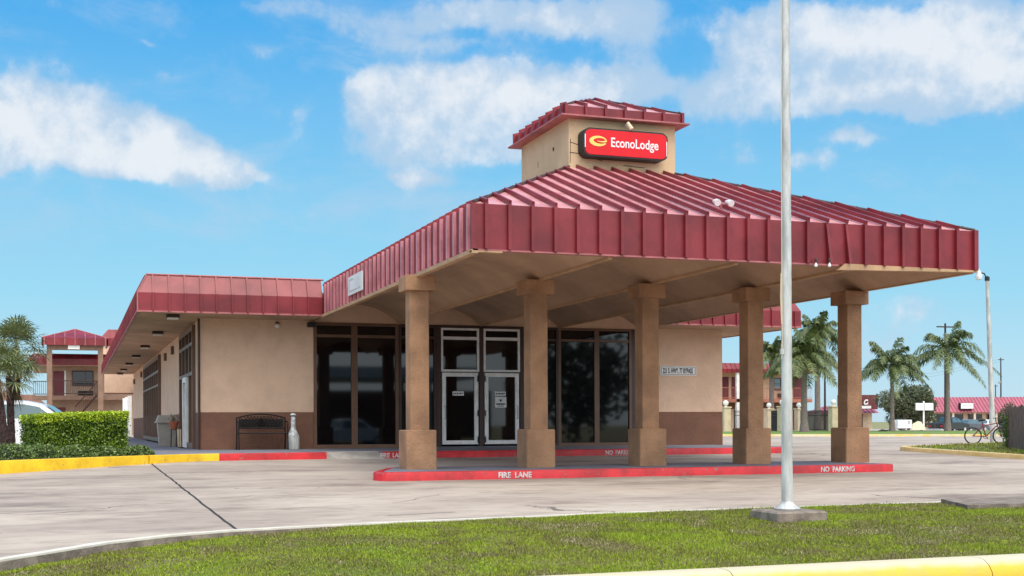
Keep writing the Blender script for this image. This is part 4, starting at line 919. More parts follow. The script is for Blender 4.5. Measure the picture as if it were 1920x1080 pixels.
def fan_palm(name, x, y, zg, h, r, label, nf, pet, rad, seedv, dx=0, dark=True, lo=-50, group=None):
    t_ = thing(name, (x,y,zg), label, 'palm tree', group); random.seed(seedv)
    g = MB(); K = 16; path = [(x+dx*(k/K)**1.3,y,zg+h*k/K) for k in range(K+1)]; g.tube(path, [r*(1.15-.2*k/K)+(.10*r if k%2 else 0) for k in range(K+1)], 12)
    if dark:      # old leaf bases
        for i in range(110):
            k = random.uniform(.02,1); a_ = random.uniform(0,6.28); px = x+dx*k**1.3; z = zg+h*k; c_,s_ = math.cos(a_),math.sin(a_)
            p = Vector((px+c_*r*.95,y+s_*r*.95,z)); q = p+Vector((c_*.05,s_*.05,.045)); w = Vector((-s_,c_,0))*.025
            g.add([tuple(p-w),tuple(p+w),tuple(q)],[(0,1,2)])
    g.build('trunk', barkd_m if dark else bark_m, t_, smooth=False, fix=False)
    m = MB()
    for i in range(nf):
        k = i/nf; a_ = i*2.39996+random.uniform(-.2,.2); up = R(82-(82-lo)*k+random.uniform(-8,8))
        v, f = fan((x+dx,y,zg+h), a_, up, pet*random.uniform(.8,1.15), rad*random.uniform(.85,1.1)); m.add([tuple(p) for p in v], f)
    m.build('crown', fan_m, t_, fix=False)
    m = MB()
    for i in range(5):
        v, f = fan((x+dx,y,zg+h-.05), random.uniform(0,6.28), R(random.uniform(-72,-55)), pet*.8, rad*.8, droop=.8); m.add([tuple(p) for p in v], f)
    m.build('dry_fronds', dead_m, t_, fix=False)
x,y = far(30,52); fan_palm('fan_palm', x,y,-.86,4.05,.14,'tall fan palm behind the white cars at the left edge',60,.85,.78,21,lo=-60)
x,y = far(21,29.5); fan_palm('fan_palm', x,y,WALK,1.84,.075,'small fan palm with dark shaggy trunk left of the hedge',26,.42,.42,22,dx=-.05,lo=-25)
x,y = far(9,27.6); fan_palm('fan_palm', x,y,WALK,2.0,.08,'leaning fan palm cut by the left picture edge',24,.45,.45,23,dx=-.22,lo=-25)

def tree(name, px, D, zg, h, cr, label, n=5000, leaf=.22, lowc=.25, group=None, m=None, seedv=1, cat='tree'):
    x, y = far(px,D); t_ = thing(name, (x,y,zg), label, cat, group); r_ = np.random.default_rng(seedv); random.seed(seedv)
    g = MB(); g.tube([(x,y,zg),(x+.1,y,zg+h*.25),(x,y+.1,zg+h*.5)],[cr*.09,cr*.06,cr*.03],8)
    blobs = []
    for i in range(13):
        a_ = random.uniform(0,6.28); rr_ = cr*random.uniform(.15,.72); bz = zg+h*random.uniform(lowc,.85); bs = cr*random.uniform(.28,.5)*(1.15-.5*(bz-zg)/h)
        c_ = (x+rr_*math.cos(a_), y+rr_*math.sin(a_), bz); blobs.append((c_,bs)); g.tube([(x,y,zg+h*.3),c_],[cr*.035,.01],5)
    g.build('trunk', bark_m, t_, smooth=True)
    P = []
    for c_, bs in blobs:
        k = int(n/13); q = r_.normal(size=(k,3)); q /= np.linalg.norm(q,axis=1)[:,None]; q *= (r_.uniform(.35,1.15,k)**.7)[:,None]; P.append(q*np.array([bs,bs,bs*.75])+np.array(c_))
    V,F = leaves(np.concatenate(P), leaf); npmesh('crown', V, F, m or tree_m, t_)
tree('spreading_tree', 1694, 175, -1.4, 6.6, 4.7, 'round dark tree behind the middle palm beside the shops', n=15000, leaf=.17, lowc=.15, seedv=4)
tree('spreading_tree', 1726, 190, -1.4, 4.6, 2.6, 'lower dark tree right of the round tree, behind the blank pole sign', n=3500, leaf=.18, lowc=.12, seedv=6)

# ------------------------------------------------------------------ flagpole
fp = thing('flagpole', (8.66,14.16,-1.13), 'tall pale metal flagpole with a cleat and halyard on a square concrete footing', 'flagpole')
px_, py_ = 8.66, 14.16
g = MB(); g.tube([(px_,py_,-1.13),(px_,py_,2.5),(px_,py_,9.0)],[.072,.064,.045],20); g.build('pole', steel_m, fp, smooth=True)
g = MB(); g.lathe((px_,py_,-1.128),[(.165,0),(.17,.015),(.15,.03),(.085,.075),(.075,.10)],24); g.build('flash_collar', steel_m, fp, smooth=True)
g = MB(); g.tube([(px_-.078,py_-.03,8.9),(px_-.075,py_-.03,5.8),(px_-.085,py_-.03,3.4),(px_-.082,py_-.03,1.2),(px_-.08,py_-.03,.9)],.006,5)
g.tube([(px_-.09,py_-.03,1.9),(px_-.10,py_-.03,1.6),(px_-.085,py_-.03,1.25)],.012,5); g.build('halyard', cream_m, fp)
g = MB(); g.box(px_-.11,px_-.06,py_-.04,py_-.015,.86,.93); g.tube([(px_-.09,py_-.03,.8),(px_-.09,py_-.03,1.0)],.009,5); g.build('cleat', steel_m, fp)
pf = MB(); pf.bevbox(8.26,8.98,13.72,14.42,-1.5,-1.13,.02); o = pf.build('pole_footing', concd_m, org=(8.62,14.07,-1.3)); tag(o,'square grey concrete footing in the grass under the flagpole','footing')
pf = MB(); pf.prism([(11.7,14.45),(18,14.35),(18,15.75),(12.25,15.72)],-1.45,-1.165); o = pf.build('concrete_slab', concd_m, org=(14,15,-1.3)); tag(o,'low old concrete slab in the grass at the right edge','slab')

# ------------------------------------------------------------------ right side: lamp post, bicycle, fence
lx, ly = far(1861,42.6); lp = thing('lamp_post', (lx,ly,-.8), 'tall grey steel lamp post with a hanging lantern right of the canopy', 'lamp post')
dx = -.22
g = MB(); g.tube([(lx,ly,-.8),(lx+dx*.5,ly,2.0),(lx+dx,ly,4.78)],[.10,.078,.06],12); g.build('pole', steel_m, lp, smooth=True)
g = MB(); tx = lx+dx; g.tube([(tx-.02,ly,4.66),(tx-.05,ly,4.84),(tx-.12,ly,4.96),(tx-.24,ly,4.98)],.022,6); g.lathe((tx,ly,4.72),[(.08,0),(.08,.12),(.03,.16)],10); g.build('arm', black_m, lp)
g = MB(); g.lathe((tx-.34,ly,4.90),[(.10,0),(.085,.08),(.05,.14),(.02,.2),(.02,.24)],14); hd_ = g.build('lamp_cap', steel_m, lp, smooth=True)
g = MB(); g.lathe((tx-.34,ly,4.73),[(.03,0),(.09,.02),(.12,.12),(.11,.18)],14); g.build('lens', globe_m, hd_, smooth=True)
bx, by = far(1850,41.9); bk = thing('bicycle', (bx,by,-.775), 'red and black bicycle leaning on the lamp post by the wooden fence', 'bicycle')
t = Vector((.62,-.45)).normalized(); t = Vector((.90,-.43)).normalized()
def bp(u, v, w=0):
    u, v, w = u*.86, v*.86, w*.86
    return (bx+t.x*u+(-t.y)*w, by+t.y*u+t.x*w, -.775+v)
def wheel(u):
    q = [bp(u+.31*math.cos(R(a)), .32+.31*math.sin(R(a))) for a in range(0,361,18)]
    g = MB(); g.tube(q,.024,6,cap=False); w = g.build('wheel', tyre_m, bk)
    g = MB()
    for a in range(0,360,30): g.tube([bp(u,.32),bp(u+.29*math.cos(R(a)),.32+.29*math.sin(R(a)))],.004,4)
    g.build('spokes', steel_m, w)
wheel(-.53); wheel(.53)
g = MB()
for a_, b_ in (((-.53,.32),(-.05,.30)),((-.05,.30),(-.18,.80)),((-.53,.32),(-.16,.72)),((-.05,.30),(.36,.72)),((-.16,.72),(.34,.80)),((.34,.84),(.53,.32))): g.tube([bp(*a_),bp(*b_)],.020,6)
g.build('frame', M('bike_red',(.20,.015,.02),.35,.1,4), bk)
g = MB(); g.tube([bp(-.18,.80),bp(-.2,.92)],.014,6); g.extr([(0,0),(0,0),(0,0)],'x',0,0) if False else None; g.tube([bp(-.32,.93),bp(-.2,.945),bp(-.06,.93)],[.06,.045,.02],8); g.build('saddle', black_m, bk)
g = MB(); g.tube([bp(.34,.84),bp(.32,1.0)],.014,6); g.tube([bp(.30,1.0,-.28),bp(.34,1.01,0),bp(.30,1.0,.28)],.014,6); g.build('handlebar', black_m, bk)
g = MB(); q = [bp(-.05+.09*math.cos(R(a)),.30+.09*math.sin(R(a)),.03) for a in range(0,361,30)]; g.tube(q,.01,5); g.tube([bp(-.05,.3,.05),bp(.06,.18,.07)],.011,5); g.tube([bp(-.05,.3,-.05),bp(-.16,.42,-.07)],.011,5); g.build('crank', black_m, bk)
g = MB(); v_ = [bp(.48,.72,-.10),bp(.95,.74,-.10),bp(.98,1.02,-.08),bp(.62,.92,-.08),bp(.48,.72,.10),bp(.95,.74,.10),bp(.98,1.02,.08),bp(.62,.92,.08)]
g.add(v_,[(0,1,2,3),(7,6,5,4),(0,4,5,1),(1,5,6,2),(2,6,7,3),(3,7,4,0)]); o = g.build('cloth_bag', blue_m, org=bp(.7,.9)[:2]+(0,)); tag(o,'light blue bag hanging on the bicycle handlebar','bag')
wf = thing('wooden_fence', (25.2,29.2,-.775), 'weathered grey vertical board fence cut by the right edge', 'fence')
A_, B_ = Vector((26.0,30.42)), Vector((23.3,25.9)); tt = (B_-A_).normalized(); nn = Vector((-tt.y,tt.x)); s = 0; Lf = (B_-A_).length; k = 0; g = MB()
while s < Lf:
    w = .135+random.uniform(-.01,.01); p, q = A_+tt*s, A_+tt*(s+w); th_ = .02; zt = .40+random.uniform(-.04,.05); o_ = nn*(random.uniform(-.012,.012))
    p, q = p+o_, q+o_; a1, a2 = p+nn*th_, q+nn*th_
    g.add([(p.x,p.y,-.79),(q.x,q.y,-.79),(a2.x,a2.y,-.79),(a1.x,a1.y,-.79),(p.x,p.y,zt),(q.x,q.y,zt),(a2.x,a2.y,zt),(a1.x,a1.y,zt)],[(0,3,2,1),(4,5,6,7),(0,1,5,4),(1,2,6,5),(2,3,7,6),(3,0,4,7)]); s += w+.012
g.build('boards', wood_m, wf)
for z in (-.5,.15):
    g = MB(); p, q = A_+nn*.05, B_+nn*.05; g.tube([(p.x,p.y,z),(q.x,q.y,z)],.03,4); g.build('rail', wood_m, wf)
for s in (0,2.1,4.2,6.3):
    g = MB(); p = A_+tt*s+nn*.09; g.box(p.x-.05,p.x+.05,p.y-.05,p.y+.05,-.79,.42); g.build('post', wood_m, wf)
vn = thing('climbing_vine', (25.9,30.3,-.775), 'thin green vine climbing the near end of the board fence', 'plant')
P = []
for i in range(260): s = random.uniform(.1,.6); p = A_+tt*(s+.1*math.sin(i))-nn*.05; P.append((p.x+random.uniform(-.05,.05),p.y,-.78+random.random()**.8*.95))
V,F = leaves(np.array(P),.04); npmesh('foliage', V, F, shrub_m, vn)
g = MB(); p = A_+tt*.3-nn*.04; g.tube([(p.x,p.y,-.78),(p.x+.03,p.y,-.3),(p.x-.03,p.y,.1)],.012,5); g.build('stem', bark_m, vn)
vb = thing('round_bush', far(1890,39)+(-.775,), 'small dark bush peeking over the end of the board fence', 'shrub')
P = rng.normal(size=(1400,3)); P /= np.linalg.norm(P,axis=1)[:,None]; P *= rng.uniform(.6,1.1,1400)[:,None]; fx,fy = far(1892,39); V,F = leaves(P*np.array([.33,.33,.62])+np.array([fx,fy,-.1]),.04); npmesh('foliage', V, F, tree_m, vb)
g = MB(); g.tube([(fx,fy,-.78),(fx,fy,0)],.03,6); g.build('stem', bark_m, vb)

# ------------------------------------------------------------------ vehicles
def car(name, loc, rz, Lc, Wc, H, paint, label, prof_b, prof_c, wheels, glass, group=None, cat='car', pickup=False):
    """side profiles in metres (x along the car, z up): prof_b body, prof_c cabin; glass: list of side window outlines"""
    T = thing(name, loc, label, cat, group)
    X = Matrix.Translation((loc[0],loc[1],loc[2])) @ Matrix.Rotation(rz,4,'Z')
    def mb(): g = MB(); g.xf = X; return g
    g = mb(); n = len(prof_b); hw = Wc/2; rows = []
    for yy, k, dz in ((-hw,.985,0),(-hw+.10,1,.0),(hw-.10,1,0),(hw,.985,0)):
        rows += [(x*k, yy, z if (abs(yy) < hw-.01 or z < .5) else z-.035) for x, z in prof_b]
    fs = [(r_*n+i, r_*n+(i+1)%n, (r_+1)*n+(i+1)%n, (r_+1)*n+i) for r_ in range(3) for i in range(n)] + [tuple(range(n)), tuple(range(3*n,4*n))]
    g.add(rows, fs); b = g.build('body', paint, T, smooth=True)
    g = mb(); n = len(prof_c); zb = min(z for _,z in prof_c); zt = max(z for _,z in prof_c); rows = []
    for sg in (-1,-.86,.86,1):
        for x, z in prof_c:
            k = (z-zb)/(zt-zb); yy = (hw-.03-.22*k)*sg
            rows.append((x, yy, z-(.04*k if abs(sg) == 1 else 0)))
    fs = [(r_*n+i, r_*n+(i+1)%n, (r_+1)*n+(i+1)%n, (r_+1)*n+i) for r_ in range(3) for i in range(n)] + [tuple(range(n)), tuple(range(3*n,4*n))]
    g.add(rows, fs); cb = g.build('cabin', paint, T, smooth=True)
    for sg in (-1,1):
        for wn in glass:
            g = mb(); v_ = []
            for x, z in wn:
                k = (z-zb)/(zt-zb); yy = (hw-.03-.22*k)*sg; v_.append((x, yy+sg*.012, z-.04*k))
            g.quad(*v_); g.build('side_window', glassb_m, cb, fix=False)
    (x0,z0),(x1,z1) = prof_c[0], prof_c[1]; (x3,z3),(x2,z2) = prof_c[-1], prof_c[-2]
    for nm_, (xa,za),(xb,zb2),sg in (('windscreen',(x0,z0),(x1,z1),-1),('rear_window',(x3,z3),(x2,z2),1)):
        g = mb(); ka, kb = .08, .9
        pa = (xa+(xb-xa)*ka, za+(zb2-za)*ka); pb = (xa+(xb-xa)*kb, za+(zb2-za)*kb); y1, y2 = (hw-.14), (hw-.30)
        g.quad((pa[0]+sg*.03,-y1,pa[1]+.015),(pa[0]+sg*.03,y1,pa[1]+.015),(pb[0]+sg*.03,y2,pb[1]+.015),(pb[0]+sg*.03,-y2,pb[1]+.015)); g.build(nm_, glassb_m, cb, fix=False)
    wr = .34 if not pickup else .39
    for xw in wheels:
        for sg in (-1,1):
            g = mb(); yy = sg*(hw-.11); g.tube([(xw,yy-.115,wr),(xw,yy-.10,wr),(xw,yy+.10,wr),(xw,yy+.115,wr)],[wr*.92,wr,wr,wr*.92],20); w = g.build('wheel', tyre_m, T, smooth=True)
            g = mb(); yo = yy+sg*.117; g.tube([(xw,yo,wr),(xw,yo+sg*.012,wr)],[wr*.62,wr*.55],14); g.build('rim', steel_m, w)
    xf, xr = prof_b[0][0], max(p[0] for p in prof_b)
    for sg in (-1,1):
        g = mb(); g.bevbox(xf+.0,xf+.12,sg*(hw-.30)-.16,sg*(hw-.30)+.16,.62,.78,.03); g.build('headlight', globe_m, T)
        g = mb(); g.bevbox(xr-.10,xr+.015,sg*(hw-.22)-.13,sg*(hw-.22)+.13,.70,.92,.03); g.build('tail_light', signred_m, T)
        for hx in (.25,1.1):
            g = mb(); g.box(hx,hx+.18,sg*(hw+.0),sg*(hw+.03),.86 if not pickup else 1.0,.885 if not pickup else 1.03); g.build('door_handle', black_m, T)
    for xb_ in (xf-.03, xr-.09):
        g = mb(); g.bevbox(xb_,xb_+.14,-hw+.08,hw-.08,.28,.50,.04); g.build('bumper', paint if paint is not paintk_m else steel_m, T)
    return T
# crossover profile: front at negative x
PB = [(-2.25,.35),(-2.28,.62),(-2.15,.86),(-1.2,1.0),(1.9,1.06),(2.22,1.0),(2.28,.6),(2.2,.32),(1.9,.25),(-1.9,.25)]
PC = [(-1.35,.98),(-.55,1.48),(-.1,1.60),(.9,1.62),(1.5,1.50),(2.15,1.03)]
GW = [[(-1.05,1.05),(-.5,1.42),(.15,1.52),(.15,1.06)],[(.22,1.06),(.22,1.52),(.95,1.53),(1.4,1.44),(1.85,1.08)]]
zc = -.875
# nose to the left so that the roof falls towards the hedge
x,y = far(30,39.5); car('parked_car', (x-.6,y,zc), R(-8), 4.5,1.85,1.62, paintw_m, 'white crossover parked behind the hedge, its tinted side windows in view', PB, PC, (-1.4,1.4), GW, 'white cars parked by the lobby')
x,y = far(58,45.5); car('parked_car', (x-1.2,y,zc), R(-8), 4.5,1.85,1.6, paintw_m, 'second white car parked just behind the white crossover', PB, PC, (-1.4,1.4), GW, 'white cars parked by the lobby')
PBp = [(-2.8,.45),(-2.85,.8),(-2.7,1.10),(-1.5,1.22),(2.75,1.22),(2.85,1.15),(2.85,.55),(2.7,.45),(-2.4,.4)]
PCp = [(-1.55,1.2),(-.8,1.78),(-.4,1.88),(.65,1.88),(.85,1.80),(.95,1.2)]
GWp = [[(-1.2,1.26),(-.75,1.70),(-.25,1.78),(-.25,1.26)],[(-.17,1.26),(-.17,1.78),(.6,1.78),(.75,1.26)]]
x,y = far(1779,152); car('pickup_truck', (x,y,-1.42), R(180+19), 5.7,2.0,1.88, paintk_m, 'black pickup truck parked before the red roofed shops, beside the tallest palm', PBp, PCp, (-1.8,1.8), GWp, cat='truck', pickup=True)
x,y = far(1822,165); car('parked_car', (x,y,-1.42), R(180+12), 4.7,1.9,1.7, paintg_m, 'dark grey car parked before the shops, right of the black pickup', PB, PC, (-1.4,1.4), GW)
x,y = far(1850,185); car('parked_car', (x,y,-1.42), R(180+30), 4.7,1.9,1.7, paintw_m, 'pale car parked by the shop front behind the lamp post', PB, PC, (-1.4,1.4), GW)

# ------------------------------------------------------------------ two storey motel wing behind, left
def railing(parent, p0, p1, z, h=1.05, step=.13, m=None):
    g = MB(); p0, p1 = Vector(p0), Vector(p1); n = max(2,int((p1-p0).length/step))
    for zz_ in (z+.08, z+h): g.tube([(p0.x,p0.y,zz_),(p1.x,p1.y,zz_)],.03,4)
    for i in range(n+1): q = p0+(p1-p0)*(i/n); g.tube([(q.x,q.y,z+.08),(q.x,q.y,z+h)],.014,4)
    return g.build('railing', m or dbrown_m, parent)
ML = thing('motel_wing', (2,105,-.86), 'two storey tan motel wing with red mansard and gabled stair porch, behind the palms', 'building')
# local frame at Y=100: x(px) = tan(bearing)*Y
def xa(px, Y): return math.tan(horizon_dir(px))*Y
def za(py, px, Y): D = xa(px,Y)*.3286+Y*.9445; return (792.275-.0037*(px-960)-py)/2365.94*D
YP, YB = 100, 104
x0,x1 = xa(87,YP), xa(193,YP); w = xa(97,YP)-x0
zt_ = za(656,130,YP); ze = za(640,130,YP)
g = MB(); g.box(x0,x0+w,YP,YP+.5,-.86,ze+.1); g.box(x1-w,x1,YP,YP+.5,-.86,ze+.1); g.box(x0+w,x1-w,YP,YP+.5,zt_,ze+.1); porch_m = M('porch_stucco', lin((142,112,94))[:3], .9, .15, 1, fine=.3); g.build('porch_frame', porch_m, ML)
g = MB(); zf0, zf1, zp = za(655,100,YP)+.25, za(634,130,YP), za(614,138,YP)
xm = (x0+x1)/2; o_ = .35
g.box(x0-o_,x1+o_,YP-o_,YP-o_+.08,za(647,100,YP),zf1); g.box(x0-o_,x0-o_+.08,YP-o_,YB,za(647,100,YP),zf1); g.box(x1+o_-.08,x1+o_,YP-o_,YB,za(647,100,YP),zf1)
rp_ = g.build('porch_roof', red_m, ML)
g = MB(); pk = (xm,YP+1.9,zp); cs = [(x0-o_,YP-o_),(x1+o_,YP-o_),(x1+o_,YB),(x0-o_,YB)]
for i in range(4): g.quad((*cs[i],zf1),(*cs[(i+1)%4],zf1),pk)
g.build('hip_roof', red_m, rp_)
g = MB()
for i in range(7): s = x0-o_+.2+i*(x1-x0+2*o_-.4)/6; k = 1-abs(s-xm)/(xm-x0+o_); segbar(g,(s,YP-o_-.03,zf1),(s,YP-o_+(1.9+o_)*k,zf1+(zp-zf1)*k),.03,.06,(1,0,0)); g.box(s-.03,s+.03,YP-o_-.05,YP-o_,za(647,100,YP),zf1+.03)
g.tube([(x0-o_,YP-o_,zf1),pk],.05,5); g.tube([(x1+o_,YP-o_,zf1),pk],.05,5)
g.build('seams', trimr_m, rp_)
g = MB(); sx_ = xa(138,YP); g.bevbox(sx_-.42,sx_+.42,YP-.2,YP-.02,za(655,138,YP),za(647,138,YP)+.05,.03); g.build('porch_lamp', globe_m, ML)
# wall behind, mansard of the wing
wz0 = za(742,130,YB); 
g = MB(); g.box(xa(89,YB),xa(245,YB),YB,YB+.3,-.86,za(664,130,YB)); g.build('wall', M('wing_stucco', lin((176,146,124))[:3], .9, .12, 1, fine=.3), ML)
g = MB(); g.box(xa(60,YB-1.6),xa(245,YB-1.6),YB-1.7,YB,wz0-.35,wz0-.02); g.build('balcony_floor', porch_m, ML)
g = MB(); gs = MB(); zm0, zm1 = za(684,60,YB-1.8), za(662,60,YB-1.8)
mansard(g,(xa(52,YB-1.8),YB-1.8),(xa(300,YB-1.8),YB-1.8),(0,-1),zm0,zm0+(zm1-zm0)*.55,zm1,.4,1,0,.42,gs,.2)
mansard(g,(xa(52,YB-1.8),YB+14),(xa(52,YB-1.8),YB-1.8),(-1,0),zm0,zm0+(zm1-zm0)*.55,zm1,.4,0,1,.42,gs,.2)
r2 = g.build('mansard_roof', red_m, ML); gs.build('seams', red_m, r2)
g = MB(); g.box(xa(52,YB-1.8),xa(300,YB-1.8),YB-1.8,YB+14,zm0-.03,zm0-.003); g.build('soffit', soffit_m, ML)
# upper red roof block at right of the porch
g = MB(); gs = MB(); u0 = za(648,215,YB+3); u1 = za(617,215,YB+3)
mansard(g,(xa(188,YB+3),YB+3),(xa(320,YB+3),YB+3),(0,-1),u0,u0+(u1-u0)*.45,u1,.6,1,0,.5,gs,.2); r3 = g.build('upper_mansard', red_m, ML); gs.build('seams', red_m, r3)
g = MB(); g.box(xa(193,YB+3),xa(320,YB+3),YB+3.1,YB+8,-.86,u0+.1); g.build('rear_wall', stucco, ML)
d = MB(); d.box(xa(99,YB),xa(120,YB),YB-.05,YB+.02,wz0,za(696,110,YB)); d = d.build('door', door_m, ML)
g = MB(); g.box(xa(120,YB),xa(123,YB),YB-.07,YB+.02,wz0,za(696,110,YB)+.05); g.build('door_frame', wpaint_m, d)
g = MB(); g.box(xa(98,YB),xa(122,YB),YB-.05,YB+.02,-.86,1.3); g.build('door', door_m, ML)
frame_pane('window', xa(134,YB),xa(175,YB),za(724,150,YB),za(695,150,YB),.10,dbrown_m,y=YB-.02,bars=(('v',xa(160,YB),.06),),parent=ML)
g = MB(); g.box(xa(146,YB),xa(174,YB),YB-.25,YB-.02,za(743,160,YB)+.05,za(733,160,YB)); g.build('air_conditioner', dark_m, ML)
railing(ML,(x0+w,YP+.3),(x1-w,YP+.3),wz0); railing(ML,(xa(62,YB-1.7),YB-1.75),(x0,YB-1.75),wz0)
g = MB()
for k in range(13):     # stair flight
    u = k/12; xx = xa(140,YP+1)+u*(xa(182,YP+1)-xa(140,YP+1)); zz_ = wz0-.1-u*1.9+1.9*0; g.box(xx-.13,xx+.13,YP+.9,YP+2.1,wz0-1.9+1.9*u-.04,wz0-1.9+1.9*u)
g.tube([(xa(140,YP),YP+.9,wz0-1.9),(xa(182,YP),YP+.9,wz0)],.06,4); g.tube([(xa(140,YP),YP+.9,wz0-.9),(xa(182,YP),YP+.9,wz0+1.0)],.035,4)
for k in range(12): u = k/11; xx = xa(140,YP)+u*(xa(182,YP)-xa(140,YP)); g.tube([(xx,YP+.9,wz0-1.9+1.9*u),(xx,YP+.9,wz0-.9+1.9*u)],.015,4)
g.build('stairs', dbrown_m, ML)
# low brown roofed house far left
HB = thing('distant_house', far(45,150)+(-1.2,), 'low brown building far behind the cars, under the left palm', 'building')
hx,hy_ = far(55,150); g = MB(); g.box(hx-7,hx+1.5,hy_,hy_+6,-1.2,2.2); g.build('wall', stucco, HB)
g = MB(); g.add([(hx-7.5,hy_-.5,2.2),(hx+2,hy_-.5,2.2),(hx+2,hy_+6.5,2.2),(hx-7.5,hy_+6.5,2.2),(hx-6,hy_+3,3.6),(hx+.5,hy_+3,3.6)],[(0,1,5,4),(1,2,5),(2,3,4,5),(3,0,4),(3,2,1,0)]); g.build('roof', dado_m, HB)
g = MB(); g.box(hx-1,hx,hy_-.06,hy_-.01,-.2,1.3); g.build('window', glass_m, HB)

# ------------------------------------------------------------------ two storey motel block behind, right
YR = 110
MR = thing('motel_block', (60,YR,-.9), 'two storey motel block with red mansard and maroon doors seen right of the lobby', 'building')
xL, xR = 50, 68.9
z2 = za(748,1420,YR)            # upper floor
ze_ = za(699,1420,YR-1.6); zr_ = za(681,1420,YR-1.6)
g = MB(); g.box(xL,xR,YR,YR+10,-.9,ze_+.3); g.build('wall', stucco, MR)
g = MB(); gs = MB(); mansard(g,(xL,YR-1.7),(xR+.9,YR-1.7),(0,-1),ze_,ze_+.35,zr_,.45,0,1,.5,gs,.2); mansard(g,(xR+.9,YR-1.7),(xR+.9,YR+10),(1,0),ze_,ze_+.35,zr_,.45,1,0,.5,gs,.2)
r4 = g.build('mansard_roof', red_m, MR); gs.build('seams', red_m, r4)
g = MB(); g.box(xL,xR+.85,YR-1.65,YR+10,ze_+.01,ze_+.04); g.build('soffit', soffit_m, MR)
g = MB(); g.box(xL,xR+.3,YR-1.6,YR,z2-.35,z2-.02); g.build('balcony_floor', M('salmon_trim', lin((176,110,90))[:3], .8, .1, 2), MR)
railing(MR,(xL,YR-1.55),(xR+.3,YR-1.55),z2,m=MATS['salmon_trim'],step=.16)
for px in (1358,1378):
    g = MB(); xx = xa(px,YR); g.box(xx-.42,xx+.42,YR-.06,YR+.02,z2,z2+2.15); d = g.build('door', door_m, MR)
g = MB(); xx = xa(1368,YR); g.box(xx-.15,xx+.15,YR-1.6,YR-1.3,-.9,ze_); g.build('balcony_post', white_m, MR)
g = MB(); xx = xa(1494,YR); g.box(xx-.45,xx+.45,YR-.06,YR+.02,z2,z2+2.15); g.build('door', door_m, MR)
for px in (1387,1494,1418): g = MB(); xx = xa(px,YR); g.box(xx-.5,xx+.5,YR-.06,YR+.02,-.9,1.25); g.build('door', door_m, MR)
frame_pane('window', xa(1449,YR),xa(1470,YR),z2+.85,z2+2.1,.08,dbrown_m,y=YR-.02,bars=(('h',z2+1.5,.05),('v',xa(1463,YR),.05)),parent=MR,gm=glassb_m)
g = MB(); g.box(xa(1457,YR),xa(1471,YR),YR-.25,YR-.02,z2+.1,z2+.55); g.build('air_conditioner', dark_m, MR)
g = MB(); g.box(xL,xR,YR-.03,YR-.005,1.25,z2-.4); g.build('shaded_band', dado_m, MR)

# ------------------------------------------------------------------ gate pillars and iron fence
PG = 'cream gate pillars with globe lamps'
zg = -.84
def pillar(px, D, h, w, label):
    x,y = far(px,D); t_ = thing('gate_pillar', (x,y,zg), label, 'pillar', PG)
    g = MB(); g.bevbox(x-w/2,x+w/2,y-w/2,y+w/2,zg,zg+h,.02); g.build('shaft', cream_m, t_)
    g = MB(); g.bevbox(x-w/2-.06,x+w/2+.06,y-w/2-.06,y+w/2+.06,zg+h,zg+h+.10,.02); g.build('cap', cream_m, t_)
    g = MB(); g.lathe((x,y,zg+h+.10),[(.12,0),(.12,.06)],10); g.lathe((x,y,zg+h+.16),[(.05,0)]+[(.235*math.sin(R(a)),.235-.235*math.cos(R(a))) for a in range(20,180,20)]+[(.01,.47)],14); g.build('globe_lamp', globe_m, t_, smooth=True)
    return x, y
pillars = [pillar(1360,104,1.98,.62,'cream gate pillar with globe lamp right beside the brown lobby wall'),
 pillar(1441,116,1.95,.62,'shorter cream gate pillar with globe lamp just right of the fourth canopy column'),
 pillar(1466,104,2.02,.62,'cream gate pillar with globe lamp touching the left side of the flagpole'),
 pillar(1497,116,1.95,.62,'cream gate pillar with globe lamp between flagpole and stout palm trunk'),
 pillar(1562,103,2.0,.62,'cream gate pillar with globe lamp partly hidden by the rightmost column')]
def iron_fence(a, b, label):
    (xa_,ya_),(xb_,yb_) = a, b; t_ = thing('iron_fence', ((xa_+xb_)/2,(ya_+yb_)/2,zg), label, 'fence', 'black iron fence panels')
    p0, p1 = Vector((xa_,ya_)), Vector((xb_,yb_)); n = int((p1-p0).length/.14)
    g = MB()
    for zz_ in (.15,1.35,1.65): g.tube([(p0.x,p0.y,zg+zz_),(p1.x,p1.y,zg+zz_)],.025,4)
    g.build('rail', black_m, t_)
    g = MB()
    for i in range(n+1): q = p0+(p1-p0)*(i/n); g.tube([(q.x,q.y,zg+.02),(q.x,q.y,zg+1.8)],.016,4)
    g.build('pickets', black_m, t_)
    for q in (p0,p1): g = MB(); g.box(q.x-.04,q.x+.04,q.y-.04,q.y+.04,zg,zg+1.85); g.build('post', black_m, t_)
iron_fence(far(1446,113),far(1460,106),'black iron fence panel between fourth column and flagpole')
iron_fence(far(1501,114),far(1558,104),'black iron fence panel crossing behind the stout palm trunk')
iron_fence(far(1376,103),far(1400,104),'black iron fence panel just right of the first gate pillar')

